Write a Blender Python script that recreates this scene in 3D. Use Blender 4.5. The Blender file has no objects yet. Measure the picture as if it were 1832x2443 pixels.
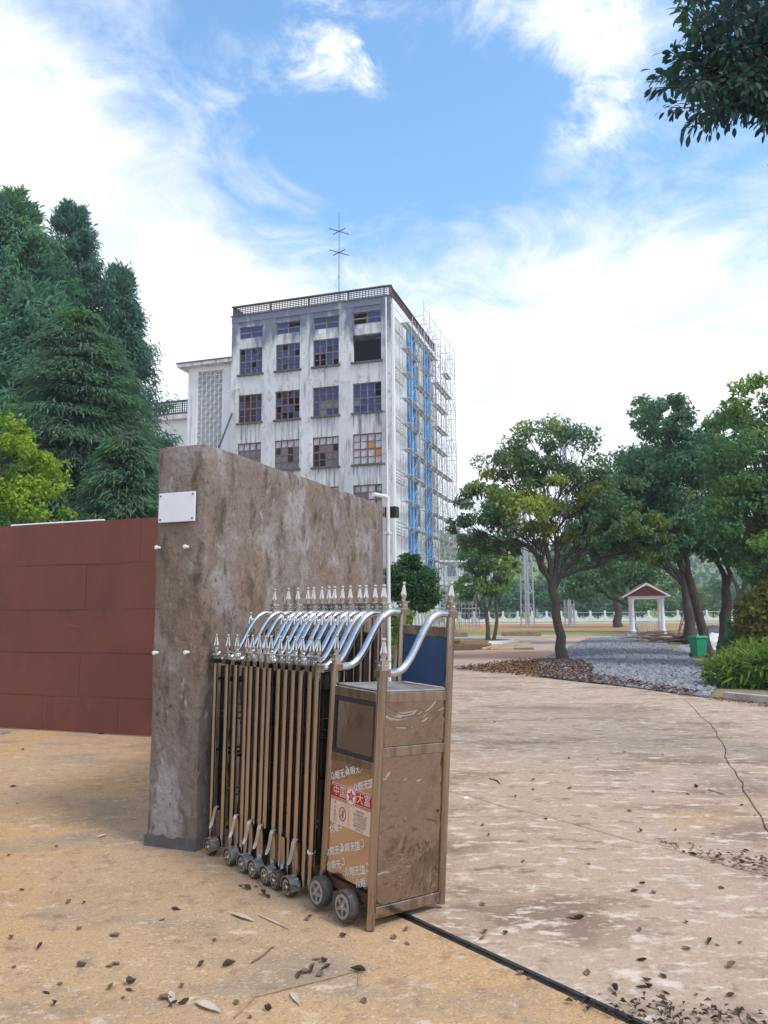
import bpy, math, random
import numpy as np
from mathutils import Matrix, Vector
random.seed(7); rng = np.random.default_rng(7)
R = math.radians
scene = bpy.context.scene
col = scene.collection

# ------------------------------------------------------------------ camera
PW, PH, PF, HZ, ROLL, EYE = 1832., 2443., 1835., 1464., R(-0.4), 1.5
pitch = math.atan((HZ - PH / 2) / PF)
FW = Vector((0, math.cos(pitch), math.sin(pitch)))
qr = Matrix.Rotation(-ROLL, 3, FW)
RT = qr @ Vector((1, 0, 0)); UP = qr @ Vector((1, 0, 0)).cross(FW)
CAM = Vector((0, 0, EYE))
cd = bpy.data.cameras.new('camera'); cam = bpy.data.objects.new('camera', cd); col.objects.link(cam)
m3 = Matrix((RT, UP, -FW)).transposed()
cam.matrix_world = Matrix.Translation(CAM) @ m3.to_4x4()
cd.sensor_fit = 'VERTICAL'; cd.sensor_height = 36; cd.lens = 36 * PF / PH
cd.clip_start = 0.05; cd.clip_end = 4000
scene.camera = cam
def ray(x, y): return FW + RT * ((x - PW / 2) / PF) - UP * ((y - PH / 2) / PF)
def G(x, y, z=0.):                     # point of height z seen at a place of the photograph
    v = ray(x, y); return CAM + v * ((z - EYE) / v.z)
def AT(x, y, Y):                       # point at distance Y
    v = ray(x, y); return CAM + v * (Y / v.y)

# ------------------------------------------------------------------ world, sun, exposure
SUN_AZ, SUN_EL = R(128), R(52)         # azimuth clockwise from +Y
sdir = Vector((math.sin(SUN_AZ) * math.cos(SUN_EL), math.cos(SUN_AZ) * math.cos(SUN_EL), math.sin(SUN_EL)))
world = bpy.data.worlds.new('World'); scene.world = world; world.use_nodes = True
wt = world.node_tree; wt.nodes.clear()
def wn(t, **k):
    n = wt.nodes.new(t)
    for a, b in k.items(): setattr(n, a, b)
    return n
def wmath(op, a, b=None, c=None, clamp=False):
    n = wn('ShaderNodeMath', operation=op); n.use_clamp = clamp
    for i, v in enumerate((a, b, c)):
        if v is None: continue
        if isinstance(v, (int, float)): n.inputs[i].default_value = v
        else: wt.links.new(v, n.inputs[i])
    return n.outputs[0]
out = wn('ShaderNodeOutputWorld'); bg = wn('ShaderNodeBackground')
sky = wn('ShaderNodeTexSky', sky_type='NISHITA'); sky.sun_disc = False
sky.sun_elevation = SUN_EL; sky.sun_rotation = SUN_AZ; sky.air_density = 1.15; sky.dust_density = 0.7; sky.ozone_density = 2.2
tc = wn('ShaderNodeTexCoord'); sep = wn('ShaderNodeSeparateXYZ'); wt.links.new(tc.outputs['Generated'], sep.inputs[0])
X, Yc, Z = sep.outputs
den = wmath('ADD', wmath('MAXIMUM', Z, 0.0), 0.16)
cx = wmath('DIVIDE', X, den); cy = wmath('DIVIDE', Yc, den)
comb = wn('ShaderNodeCombineXYZ'); wt.links.new(cx, comb.inputs[0]); wt.links.new(cy, comb.inputs[1])
def wnoise(scale, detail, rough, dist=0., off=0.):
    n = wn('ShaderNodeTexNoise', noise_dimensions='3D'); n.inputs['Scale'].default_value = scale
    n.inputs['Detail'].default_value = detail; n.inputs['Roughness'].default_value = rough; n.inputs['Distortion'].default_value = dist
    mp = wn('ShaderNodeMapping'); mp.inputs['Location'].default_value = (off, off * 1.7, off * .3)
    wt.links.new(comb.outputs[0], mp.inputs[0]); wt.links.new(mp.outputs[0], n.inputs['Vector'])
    return n.outputs['Fac']
n1 = wnoise(1.5, 9, 0.60, 0.35, 3.3); n2 = wnoise(4.6, 10, 0.68, 0.7, 1.1)
n4 = wnoise(9.0, 10, 0.66, 0.4, 5.5)
base = wmath('ADD', wmath('MULTIPLY', n1, 0.52), wmath('MULTIPLY', n2, 0.48))
# the cloud bank thickens towards the horizon and opens overhead
low = wmath('MULTIPLY', wmath('SUBTRACT', 0.50, Z), 1.7)
low = wmath('MINIMUM', wmath('MAXIMUM', low, -0.10), 0.36)
# an opening of blue ahead and above
def bump(dx, dy, dz, w):
    v = Vector((dx, dy, dz)).normalized()
    dp = wn('ShaderNodeVectorMath', operation='DOT_PRODUCT'); dp.inputs[1].default_value = v
    wt.links.new(tc.outputs['Generated'], dp.inputs[0])
    return wmath('POWER', wmath('MAXIMUM', dp.outputs['Value'], 0.0), w)
v = ray(850, 270); hole = bump(v.x, v.y, v.z, 26)
v = ray(60, 330); bank = bump(v.x, v.y, v.z, 40)
v = ray(1480, 30); bank2 = bump(v.x, v.y, v.z, 90)
cov = wmath('ADD', base, low)
cov = wmath('SUBTRACT', cov, wmath('MULTIPLY', hole, 0.135))
cov = wmath('ADD', cov, wmath('MULTIPLY', bank, 0.24))
cov = wmath('ADD', cov, wmath('MULTIPLY', bank2, 0.10))
mr = wn('ShaderNodeMapRange', interpolation_type='SMOOTHSTEP'); mr.inputs['From Min'].default_value = 0.40; mr.inputs['From Max'].default_value = 0.71
for (px_, py_, w_, a_) in ((740, 105, 500, .22), (830, 100, 700, .2), (920, 140, 700, .16), (1130, 50, 700, .15), (1320, 60, 700, .22), (1440, 90, 700, .20), (1400, 300, 900, .20), (1480, 200, 900, .16), (550, 250, 900, .14)):
    v = ray(px_, py_); cov = wmath('ADD', cov, wmath('MULTIPLY', bump(v.x, v.y, v.z, w_), wmath('MULTIPLY', wmath('SUBTRACT', n4, 0.30), a_ * 3.2)))
# added unseen cloud overhead, whitens the blue reflections on the curved rails
cov = wmath('ADD', cov, wmath('MULTIPLY', wmath('MAXIMUM', wmath('SUBTRACT', Z, 0.68), 0.0), 0.9))
wt.links.new(cov, mr.inputs['Value'])
skyg = wn('ShaderNodeMixRGB', blend_type='MULTIPLY'); skyg.inputs[0].default_value = 1.0; skyg.inputs[2].default_value = (1.25, 1.55, 1.62, 1)
wt.links.new(sky.outputs[0], skyg.inputs[1])
n3 = wnoise(2.6, 6, 0.6, 0.2, 7.7)
cr = wn('ShaderNodeValToRGB'); cr.color_ramp.elements[0].position = 0.33; cr.color_ramp.elements[1].position = 0.62
cr.color_ramp.elements[0].color = (5.0, 5.45, 6.3, 1); cr.color_ramp.elements[1].color = (6.9, 6.95, 7.1, 1)
wt.links.new(n3, cr.inputs[0])
mix = wn('ShaderNodeMixRGB'); wt.links.new(mr.outputs[0], mix.inputs[0]); wt.links.new(skyg.outputs[0], mix.inputs[1]); wt.links.new(cr.outputs[0], mix.inputs[2])
wt.links.new(mix.outputs[0], bg.inputs[0]); bg.inputs[1].default_value = 0.13
wt.links.new(bg.outputs[0], out.inputs[0])
sl = bpy.data.lights.new('sun', 'SUN'); sl.energy = 1.5; sl.angle = R(14); sl.color = (1, .95, .88)
so = bpy.data.objects.new('sun', sl); col.objects.link(so); so.location = (20, -20, 40)
so.rotation_euler = sdir.to_track_quat('Z', 'Y').to_euler()
vs = scene.view_settings; vs.view_transform = 'Standard'; vs.look = 'None'; vs.exposure = 0.55; vs.gamma = 1

# ------------------------------------------------------------------ materials
MATS = {}
def mat(name, c, rough=.7, metal=0., layers=(), bump=None, world_xyz=False, spec=.5, transl=0., island=None, wave=None, zstain=None):
    """layers: (scale, (sx,sy,sz), colour, lo, hi, detail)"""
    m = bpy.data.materials.new(name); m.use_nodes = True; nt = m.node_tree; N = nt.nodes; L = nt.links
    b = N['Principled BSDF']; b.inputs['Roughness'].default_value = rough; b.inputs['Metallic'].default_value = metal
    b.inputs['Specular IOR Level'].default_value = spec
    if world_xyz: src = N.new('ShaderNodeNewGeometry').outputs['Position']
    else: src = N.new('ShaderNodeTexCoord').outputs['Object']
    def noise(scale, st, detail, off=0, dist=0.):
        mp = N.new('ShaderNodeMapping'); mp.inputs['Scale'].default_value = st; mp.inputs['Location'].default_value = (off, off * .7, off * 1.3)
        n = N.new('ShaderNodeTexNoise'); n.inputs['Scale'].default_value = scale; n.inputs['Detail'].default_value = detail; n.inputs['Roughness'].default_value = .62
        n.inputs['Distortion'].default_value = dist
        L.new(src, mp.inputs[0]); L.new(mp.outputs[0], n.inputs['Vector']); return n.outputs['Fac']
    cur = None
    if island:
        g = N.new('ShaderNodeNewGeometry'); r = N.new('ShaderNodeValToRGB'); r.color_ramp.elements[0].color = (*c, 1); r.color_ramp.elements[1].color = (*island, 1)
        L.new(g.outputs['Random Per Island'], r.inputs[0]); cur = r.outputs[0]
    for i, (sc, st, c2, lo, hi, det) in enumerate(layers):
        f = noise(sc, st, det, 3.1 * i + 1)
        mr = N.new('ShaderNodeMapRange'); mr.inputs['From Min'].default_value = lo; mr.inputs['From Max'].default_value = hi; L.new(f, mr.inputs['Value'])
        mx = N.new('ShaderNodeMixRGB'); L.new(mr.outputs[0], mx.inputs[0])
        if cur is None: mx.inputs[1].default_value = (*c, 1)
        else: L.new(cur, mx.inputs[1])
        mx.inputs[2].default_value = (*c2, 1); cur = mx.outputs[0]
    if zstain:                         # weather stain creeping down from the roof edge
        za, zb, c2 = zstain; sp_ = N.new('ShaderNodeSeparateXYZ'); L.new(src, sp_.inputs[0])
        g_ = N.new('ShaderNodeMapRange'); g_.inputs['From Min'].default_value = za; g_.inputs['From Max'].default_value = zb; g_.inputs['To Min'].default_value = -.30; g_.inputs['To Max'].default_value = .24; L.new(sp_.outputs[2], g_.inputs['Value'])
        ad = N.new('ShaderNodeMath'); ad.operation = 'ADD'; L.new(g_.outputs[0], ad.inputs[0]); L.new(noise(.9, (1.5, 1.5, .45), 11, 21), ad.inputs[1])
        m2 = N.new('ShaderNodeMapRange'); m2.inputs['From Min'].default_value = .46; m2.inputs['From Max'].default_value = .66; L.new(ad.outputs[0], m2.inputs['Value'])
        mx = N.new('ShaderNodeMixRGB'); L.new(m2.outputs[0], mx.inputs[0]); L.new(cur, mx.inputs[1]); mx.inputs[2].default_value = (*c2, 1); cur = mx.outputs[0]
    if cur is None: b.inputs['Base Color'].default_value = (*c, 1)
    else: L.new(cur, b.inputs['Base Color'])
    if bump:
        f = noise(bump[0], bump[3] if len(bump) > 3 else (1, 1, 1), bump[2] if len(bump) > 2 else 8, 9, bump[4] if len(bump) > 4 else 0.)
        bn = N.new('ShaderNodeBump'); bn.inputs['Strength'].default_value = bump[1]; bn.inputs['Distance'].default_value = bump[5] if len(bump) > 5 else .02
        L.new(f, bn.inputs['Height']); L.new(bn.outputs[0], b.inputs['Normal'])
    if transl > 0:
        tr = N.new('ShaderNodeBsdfTranslucent'); ms = N.new('ShaderNodeMixShader'); ms.inputs[0].default_value = transl
        if cur is None: tr.inputs[0].default_value = (*c, 1)
        else: L.new(cur, tr.inputs[0])
        L.new(b.outputs[0], ms.inputs[1]); L.new(tr.outputs[0], ms.inputs[2]); L.new(ms.outputs[0], N['Material Output'].inputs[0])
    MATS[name] = m; return m
V1 = (1, 1, 1)
mat('soil', (.28, .19, .11), .95, 0, [(.25, V1, (.16, .17, .06), .45, .6, 6), (3, V1, (.36, .26, .17), .5, .75, 8)], (6, .5), True)
DIRT = (.55, .315, .145)
slab_layers = lambda bias: [
    (.35, (1, 1.4, 1), DIRT, .62 - bias, .80 - bias, 5),
    (1.1, (.7, 1.4, 1), (.29, .195, .13), .50, .64, 13),
    (7.5, (.7, 1.5, 1), (.70, .56, .45), .55, .63, 15),
    (.5, V1, (.30, .215, .15), .57, .74, 11),
    (11, V1, (.23, .16, .11), .57, .78, 8),
    (26, (.8, 1.3, 1), (.66, .51, .385), .56, .70, 6), (75, V1, (.20, .14, .10), .60, .72, 3), (5.5, (.8, 1.4, 1), (.27, .19, .135), .58, .68, 11)]
mat('concrete_paving', (.50, .355, .25), .93, 0, slab_layers(.02), (40, .8, 10, V1, 0, .012), True, .25)
mat('dirty_paving', (.50, .335, .20), .95, 0, [
    (.5, V1, (.57, .335, .15), .42, .64, 7), (.7, V1, (.32, .185, .10), .50, .70, 10), (1.3, (.7, 1.3, 1), (.33, .25, .18), .52, .66, 13),
    (6.5, (.8, 1.4, 1), (.64, .49, .35), .58, .67, 14), (13, V1, (.31, .205, .125), .53, .72, 11), (55, V1, (.68, .50, .33), .57, .70, 4), (85, V1, (.21, .14, .09), .58, .70, 3)], (48, .8, 9, V1, 0, .012), True, .2)
mat('road', (.52, .365, .285), .93, 0, [(.25, V1, (.33, .24, .19), .45, .65, 8), (2, V1, (.5, .38, .3), .55, .7, 8), (.12, V1, (.46, .25, .14), .55, .7, 4)], (12, .3), True, .25)
mat('joint_dirt', (.24, .17, .11), 1, 0, [(14, V1, (.34, .25, .17), .45, .65, 6)], None, True)
mat('red_soil', (.42, .17, .075), .95, 0, [(.12, (1, 3, 1), (.27, .27, .06), .50, .56, 6), (.5, (1, 3, 1), (.48, .27, .15), .5, .7, 6)], None, True)
mat('grass', (.22, .27, .06), .95, 0, [(.3, V1, (.33, .30, .09), .5, .65, 6), (4, V1, (.12, .17, .035), .5, .7, 6)], (9, .6), True)
mat('pale_track', (.55, .42, .31), .95, 0, [(.3, V1, (.48, .34, .23), .45, .6, 5)], None, True)
mat('wall_concrete', (.225, .18, .152), .93, 0, [
    (1.6, V1, (.255, .205, .175), .42, .58, 8),
    (2.6, (1, 1, .7), (.36, .325, .315), .51, .62, 12),
    (1.1, V1, (.225, .15, .10), .50, .68, 7),
    (6, (1.3, 1.3, .5), (.11, .082, .064), .53, .68, 13),
    (16, (1, 1, .5), (.42, .38, .355), .60, .72, 8), (30, (1, 1, .6), (.09, .07, .058), .58, .72, 6),
    (2.1, V1, (.15, .13, .118), .63, .74, 9)], (19, 1.0, 12, (1, 1, .75), .15, .035), False, .2)
mat('red_steel', (.165, .050, .034), .62, .0, [(2.4, (1, 1, .5), (.13, .042, .030), .45, .65, 8), (9, (.3, 1, 1.5), (.25, .085, .055), .62, .78, 8), (30, V1, (.11, .05, .04), .70, .8, 5), (.7, V1, (.19, .058, .036), .5, .7, 4)], (3, .10, 3, V1, 0, .05), False, .35)
mat('red_steel_edge', (.26, .14, .11), .7, 0, [(20, V1, (.10, .05, .04), .45, .6, 6)])
mat('steel', (.44, .38, .33), .18, 1, [(5, (5, 5, .25), (.30, .245, .20), .45, .62, 8), (26, (1, 1, .4), (.23, .18, .14), .60, .75, 8)], (60, .10, 3, (1, 1, .05), 0, .002))
mat('bright_steel', (.58, .57, .56), .12, 1, [(14, V1, (.55, .52, .50), .52, .7, 6), (50, V1, (.30, .24, .19), .66, .8, 5)], (120, .08, 3, V1, 0, .002))
mat('chrome', (.80, .80, .80), .28, 1, [(40, V1, (.5, .45, .4), .6, .75, 6)])
mat('rail_steel', (.60, .595, .59), .2, 1, [(14, V1, (.45, .43, .41), .52, .7, 6), (50, V1, (.27, .22, .18), .66, .8, 5)])
mat('dull_shaded_steel', (.10, .09, .085), .45, 1, [(12, (1, 1, .3), (.08, .07, .065), .45, .65, 8)])  # dull metal; also paints the shade in the gate gaps on posts and links
mat('mirror_sheet', (.38, .31, .26), .09, 1, [(7, V1, (.31, .245, .20), .5, .68, 9), (45, V1, (.25, .19, .15), .64, .76, 6), (1.5, V1, (.42, .34, .28), .45, .6, 4)], (3.2, .55, 1.6, (1, 1, 1.3), 2.4, .03))
mat('mirror_flat', (.46, .40, .36), .06, 1, [(60, V1, (.3, .24, .2), .68, .8, 6)], (4, .18, 3, V1, .8, .01))
mat('film_sheet', (.60, .47, .37), .13, 1, [(5, V1, (.52, .39, .29), .5, .7, 6)], (7, .16, 4, V1, .5, .008))
mat('film_white', (.82, .82, .84), .5)
mat('sticker_red', (.36, .012, .016), .38, 0, [(30, V1, (.36, .02, .02), .55, .75, 5)])
mat('sticker_cream', (.66, .50, .38), .45, 0, [(10, V1, (.58, .41, .30), .5, .7, 6)])
mat('sticker_pink', (.78, .60, .52), .45)
mat('ink', (.20, .12, .09), .6)
mat('lid_metal', (.50, .47, .44), .5, .7, [(9, V1, (.32, .27, .23), .45, .65, 8), (30, V1, (.6, .56, .52), .6, .75, 6)])
mat('black_trim', (.018, .018, .022), .4, 0)
mat('blue_sheet', (.018, .052, .125), .55, 0, [(5, V1, (.026, .07, .155), .5, .7, 6), (40, V1, (.10, .13, .18), .68, .8, 5)])
mat('rusty_beam', (.165, .062, .036), .85, .2, [(18, V1, (.09, .045, .03), .45, .65, 8), (45, V1, (.25, .12, .07), .6, .75, 6)], (40, .5))
mat('rubber', (.05, .048, .046), .8, 0, [(20, V1, (.14, .10, .07), .5, .7, 6)])
mat('rim_plastic', (.34, .31, .28), .5, .3, [(30, V1, (.2, .14, .1), .5, .7, 6)])
mat('white_plastic', (.78, .78, .77), .45, 0, [(8, V1, (.66, .65, .62), .55, .7, 6)])
mat('sign_white', (.76, .77, .80), .5, 0, [(3, V1, (.71, .72, .75), .45, .65, 5)])
mat('rail_iron', (.095, .085, .085), .42, .85, [(14, V1, (.05, .042, .04), .45, .65, 8), (6, V1, (.17, .12, .09), .60, .75, 8)], (50, .3))
mat('facade_grey', (.66, .66, .66), .93, 0, [
    (.22, V1, (.54, .54, .545), .45, .65, 6), (.55, (1.5, 1.5, .5), (.76, .76, .755), .5, .66, 8),
    (1.5, (2.2, 2.2, .3), (.27, .265, .27), .53, .70, 11), (.8, V1, (.55, .48, .42), .62, .75, 6), (1.8, V1, (.36, .36, .37), .56, .72, 11)], (5, .3), False, .2, zstain=(18.5, 24.6, (.17, .185, .24)))
mat('facade_soot', (.20, .22, .29), .95, 0, [(.5, V1, (.40, .40, .41), .48, .62, 8), (1.3, (2, 2, .4), (.10, .105, .13), .5, .68, 10), (3, (2, 2, .3), (.5, .5, .49), .6, .72, 8)], None, False, .2)
mat('facade_stain', (.64, .64, .64), .95, 0, [(1.6, (3.0, 3.0, .22), (.19, .19, .20), .45, .64, 11), (1.1, (2, 2, .3), (.74, .735, .73), .52, .62, 8), (.9, V1, (.60, .50, .43), .60, .72, 6)], None, False, .2)
mat('facade_white', (.82, .825, .83), .9, 0, [(.4, V1, (.75, .755, .765), .45, .6, 6), (1.5, (2, 2, .3), (.52, .52, .53), .62, .76, 8)], None, False, .2)
mat('dark_coping', (.10, .095, .095), .9, 0, [(3, V1, (.18, .17, .16), .5, .7, 8)])
mat('red_lattice', (.17, .072, .058), .9, 0, [(3, V1, (.10, .07, .07), .45, .6, 6)])
mat('dark_lattice', (.17, .155, .15), .9, 0, [(2, V1, (.09, .085, .085), .45, .6, 6)])
mat('shaded_interior', (.008, .016, .042), .95)  # near-black navy, room shade put into the colour
mat('window_wood', (.22, .105, .075), .8, 0, [(2, V1, (.15, .11, .10), .45, .6, 6)])
mat('window_wood_old', (.20, .17, .16), .85, 0, [(2, V1, (.12, .08, .07), .45, .6, 6)])
mat('pane_blue', (.02, .055, .19), .25, 0, [(2, V1, (.012, .03, .10), .4, .6, 5)], None, False, .3)
mat('pane_dark', (.012, .012, .020), .25, 0, (), None, False, .2)
mat('pane_grey', (.17, .17, .19), .3, 0, [(4, V1, (.1, .1, .12), .4, .6, 5)])
mat('pane_board', (.55, .24, .05), .7)
mat('curtain', (.55, .55, .58), .9, 0, [(8, (3, 3, .2), (.35, .35, .40), .45, .6, 4)])
mat('blue_paint', (.04, .33, .74), .6, 0, [(.8, V1, (.03, .27, .64), .45, .62, 6)])
mat('scaffold_tube', (.50, .51, .53), .4, .6, [(2, V1, (.36, .35, .35), .5, .65, 6)])
mat('scaffold_deck', (.52, .51, .50), .7, .3, [(2, V1, (.25, .23, .21), .45, .65, 6)])
mat('antenna_metal', (.16, .17, .19), .5, .5)
mat('bark', (.075, .056, .045), .95, 0, [(6, (2, 2, .5), (.12, .09, .07), .45, .62, 8), (20, (2, 2, .5), (.04, .03, .026), .55, .7, 8)], (16, .8, 10, (2, 2, .4), 0, .05))
mat('bark_pale', (.17, .13, .10), .95, 0, [(8, (2, 2, .5), (.10, .08, .065), .45, .62, 8)], (16, .8, 8, (2, 2, .4), 0, .04))
def leafm(name, a, b, patch=None, lo=.5, hi=.62, sc=.5, tr=.42):
    return mat(name, a, .6, 0, [(sc, V1, patch, lo, hi, 3)] if patch else [], None, True, .3, tr, b)
leafm('leaf_cypress', (0.065, 0.181, 0.109), (0.123, 0.290, 0.152), (0.145, 0.334, 0.116), .50, .66, .35)
leafm('leaf_cypress_blue', (0.053, 0.150, 0.112), (0.098, 0.247, 0.150), (0.120, 0.300, 0.135), .55, .7, .35)
leafm('leaf_cedar', (0.091, 0.189, 0.111), (0.169, 0.286, 0.163), (0.117, 0.286, 0.091), .50, .62, .4)
leafm('leaf_lime', (.20, .34, .03), (.36, .48, .045), (.10, .22, .03), .56, .7, .8, .4)
leafm('leaf_camphor', (0.094, 0.188, 0.094), (0.175, 0.275, 0.125), (0.375, 0.450, 0.062), .53, .64, .40)
leafm('leaf_mid', (0.078, 0.189, 0.078), (0.163, 0.305, 0.111), (0.286, 0.416, 0.078), .54, .68, .3)
leafm('leaf_bluegreen', (0.074, 0.182, 0.101), (0.149, 0.284, 0.135), (0.216, 0.365, 0.095), .58, .7, .3)
leafm('leaf_dark', (0.034, 0.098, 0.034), (0.069, 0.172, 0.046), None)
leafm('leaf_bamboo', (.14, .26, .04), (.33, .43, .07), (.08, .19, .04), .5, .65, 1.2)
leafm('leaf_far', (0.072, 0.187, 0.088), (0.132, 0.286, 0.105), (0.187, 0.352, 0.094), .5, .65, .12)
leafm('leaf_hill', (.05, .12, .085), (.085, .17, .10), None)
leafm('leaf_ficus', (.022, .060, .062), (.045, .105, .085), (.06, .14, .07), .55, .7, 1.2, tr=.3)
leafm('leaf_olive', (.16, .18, .03), (.26, .26, .05), (.10, .14, .03), .5, .65, .8)
mat('dry_leaf', (.20, .125, .075), .85, 0, [(9, V1, (.19, .125, .08), .45, .65, 5)], None, True, .2)
mat('dry_leaf_dark', (.085, .055, .04), .85, 0, [(9, V1, (.10, .075, .06), .45, .65, 5)], None, True, .2)
mat('dry_straw', (.58, .50, .40), .8, 0, [(9, V1, (.48, .38, .28), .45, .65, 5)], None, True)
mat('litter', (.30, .155, .085), .95, 0, [(2, V1, (.19, .115, .075), .5, .65, 5)], None, True, .2, 0, (.16, .10, .07))
mat('gravel', (.125, .125, .135), .9, 0, (), None, True, .3, 0, (.34, .34, .36))
mat('gravel_bed', (.16, .165, .18), .95, 0, [(9, V1, (.12, .12, .13), .4, .6, 8), (.6, V1, (.27, .19, .13), .6, .72, 6)], (30, 1), True)
mat('white_paint', (.74, .75, .76), .7, 0, [(2, V1, (.64, .65, .66), .5, .68, 6)])
mat('roof_red', (.22, .05, .045), .8, 0, [(4, V1, (.15, .05, .05), .5, .65, 6)])
mat('bin_green', (.010, .30, .165), .45, 0, [(5, V1, (.015, .25, .14), .5, .7, 5)])
mat('white_bag', (.72, .72, .72), .55, 0, [(4, V1, (.55, .55, .56), .5, .65, 6)], (9, .9))
mat('black_bag', (.07, .07, .08), .45, 0, [(4, V1, (.30, .30, .31), .55, .65, 6)], (9, .9))
mat('timber', (.40, .25, .13), .85, 0, [(5, (1, 8, 8), (.28, .17, .10), .45, .6, 6)])
mat('timber_pale', (.58, .46, .30), .85, 0, [(5, (1, 8, 8), (.48, .35, .2), .45, .6, 6)])
mat('timber_dark', (.20, .12, .09), .9, 0, [(5, (1, 8, 8), (.12, .08, .06), .45, .6, 6)])
mat('galvanised', (.48, .52, .58), .45, .5, [(3, V1, (.36, .32, .30), .55, .68, 6)])
mat('kerb', (.46, .42, .38), .93, 0, [(3, V1, (.30, .26, .22), .5, .65, 8)], (20, .5), True)
mat('stone', (.33, .26, .19), .95, 0, [(3, V1, (.20, .16, .12), .45, .65, 8)], (6, .9))
mat('house_white', (.62, .64, .67), .9, 0, [(.5, V1, (.5, .52, .54), .5, .65, 6)])
mat('house_glass', (.06, .13, .19), .1, 0, (), None, False, .7)
mat('paper', (.8, .8, .8), .7)

# ------------------------------------------------------------------ mesh helpers
class MB:
    def __init__(s): s.v = []; s.f = []; s.sm = []
    def add(s, vs, fs, smooth=False):
        o = len(s.v); s.v += [tuple(p) for p in vs]; s.f += [tuple(i + o for i in f) for f in fs]; s.sm += [smooth] * len(fs); return s
    def box(s, x0, x1, y0, y1, z0, z1):
        return s.add([(x0, y0, z0), (x1, y0, z0), (x1, y1, z0), (x0, y1, z0), (x0, y0, z1), (x1, y0, z1), (x1, y1, z1), (x0, y1, z1)],
                     [(0, 3, 2, 1), (4, 5, 6, 7), (0, 1, 5, 4), (1, 2, 6, 5), (2, 3, 7, 6), (3, 0, 4, 7)])
    def prism(s, pts, z0, z1):         # polygon (ccw) in x,y
        n = len(pts)
        return s.add([(p[0], p[1], z0) for p in pts] + [(p[0], p[1], z1) for p in pts],
                     [tuple(range(n))[::-1], tuple(range(n, 2 * n))] + [(i, (i + 1) % n, n + (i + 1) % n, n + i) for i in range(n)])
    def tube(s, pts, rad, n=6, smooth=True, caps=True):
        pts = [Vector(p) for p in pts]; k = len(pts)
        rad = rad if isinstance(rad, (list, tuple)) else [rad] * k
        rings = []; ref = None
        for i, p in enumerate(pts):
            t = (pts[min(i + 1, k - 1)] - pts[max(i - 1, 0)]).normalized()
            if ref is None: ref = Vector((1, 0, 0)) if abs(t.x) < .9 else Vector((0, 1, 0))
            a = (ref - t * ref.dot(t)).normalized(); b = t.cross(a); ref = a
            rings.append([p + (a * math.cos(2 * math.pi * (j + .5) / n) + b * math.sin(2 * math.pi * (j + .5) / n)) * rad[i] for j in range(n)])
        vs = [q for r in rings for q in r]; fs = []
        for i in range(k - 1):
            for j in range(n): fs.append((i * n + j, i * n + (j + 1) % n, (i + 1) * n + (j + 1) % n, (i + 1) * n + j))
        s.add(vs, fs, smooth)
        if caps: s.add(rings[0], [tuple(range(n))[::-1]]); s.add(rings[-1], [tuple(range(n))])
        return s
    def lathe(s, prof, n=12, axis='Z', c=(0, 0, 0), smooth=True):   # prof: (r, h)
        vs = []; fs = []
        for r, h in prof:
            for j in range(n):
                a = 2 * math.pi * (j + .5) / n; p = (r * math.cos(a), r * math.sin(a), h)
                if axis == 'X': p = (p[2], p[0], p[1])
                vs.append((p[0] + c[0], p[1] + c[1], p[2] + c[2]))
        for i in range(len(prof) - 1):
            for j in range(n): fs.append((i * n + j, i * n + (j + 1) % n, (i + 1) * n + (j + 1) % n, (i + 1) * n + j))
        m = len(prof) - 1
        fs.append(tuple(range(n))[::-1]); fs.append(tuple(m * n + j for j in range(n)))
        return s.add(vs, fs, smooth)
    def sweep(s, path, w, h):          # flat bar along a path in the x-z plane, width along y
        k = len(path); vs = []; fs = []
        for i, (x, z) in enumerate(path):
            x0, z0 = path[max(i - 1, 0)]; x1, z1 = path[min(i + 1, k - 1)]
            l = math.hypot(x1 - x0, z1 - z0); nx, nz = -(z1 - z0) / l, (x1 - x0) / l
            for a, b in ((-1, -1), (1, -1), (1, 1), (-1, 1)): vs.append((x + nx * h / 2 * b, a * w / 2, z + nz * h / 2 * b))
        for i in range(k - 1):
            for j in range(4): fs.append((i * 4 + j, i * 4 + (j + 1) % 4, i * 4 + 4 + (j + 1) % 4, i * 4 + 4 + j))
        fs += [(3, 2, 1, 0), (k * 4 - 4, k * 4 - 3, k * 4 - 2, k * 4 - 1)]
        return s.add(vs, fs)
    def mesh(s, name, m):
        me = bpy.data.meshes.new(name); me.from_pydata(s.v, [], s.f); me.polygons.foreach_set('use_smooth', s.sm)
        if isinstance(m, str): m = MATS[m]
        me.materials.append(m); me.update()
        if any(s.sm): me.set_sharp_from_angle(angle=R(42))
        return me
    def build(s, name, m, parent=None, loc=None): return put(name, s.mesh(name, m), parent, loc)
def put(name, me, parent=None, loc=None, rot=None):
    o = bpy.data.objects.new(name, me); col.objects.link(o)
    if parent: o.parent = parent
    if loc is not None: o.location = loc
    if rot is not None: o.rotation_euler = rot
    return o
def empty(name, loc=(0, 0, 0), rz=0.):
    o = bpy.data.objects.new(name, None); col.objects.link(o); o.location = loc; o.rotation_euler = (0, 0, rz); o.empty_display_size = .2
    return o
def tag(o, label=None, cat=None, group=None, kind=None):
    if label: o['label'] = label
    if cat: o['category'] = cat
    if group: o['group'] = group
    if kind: o['kind'] = kind
    return o
def bevel(o, w=.004, seg=2):
    b = o.modifiers.new('bevel', 'BEVEL'); b.width = w; b.segments = seg; b.limit_method = 'ANGLE'; return o
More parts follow.
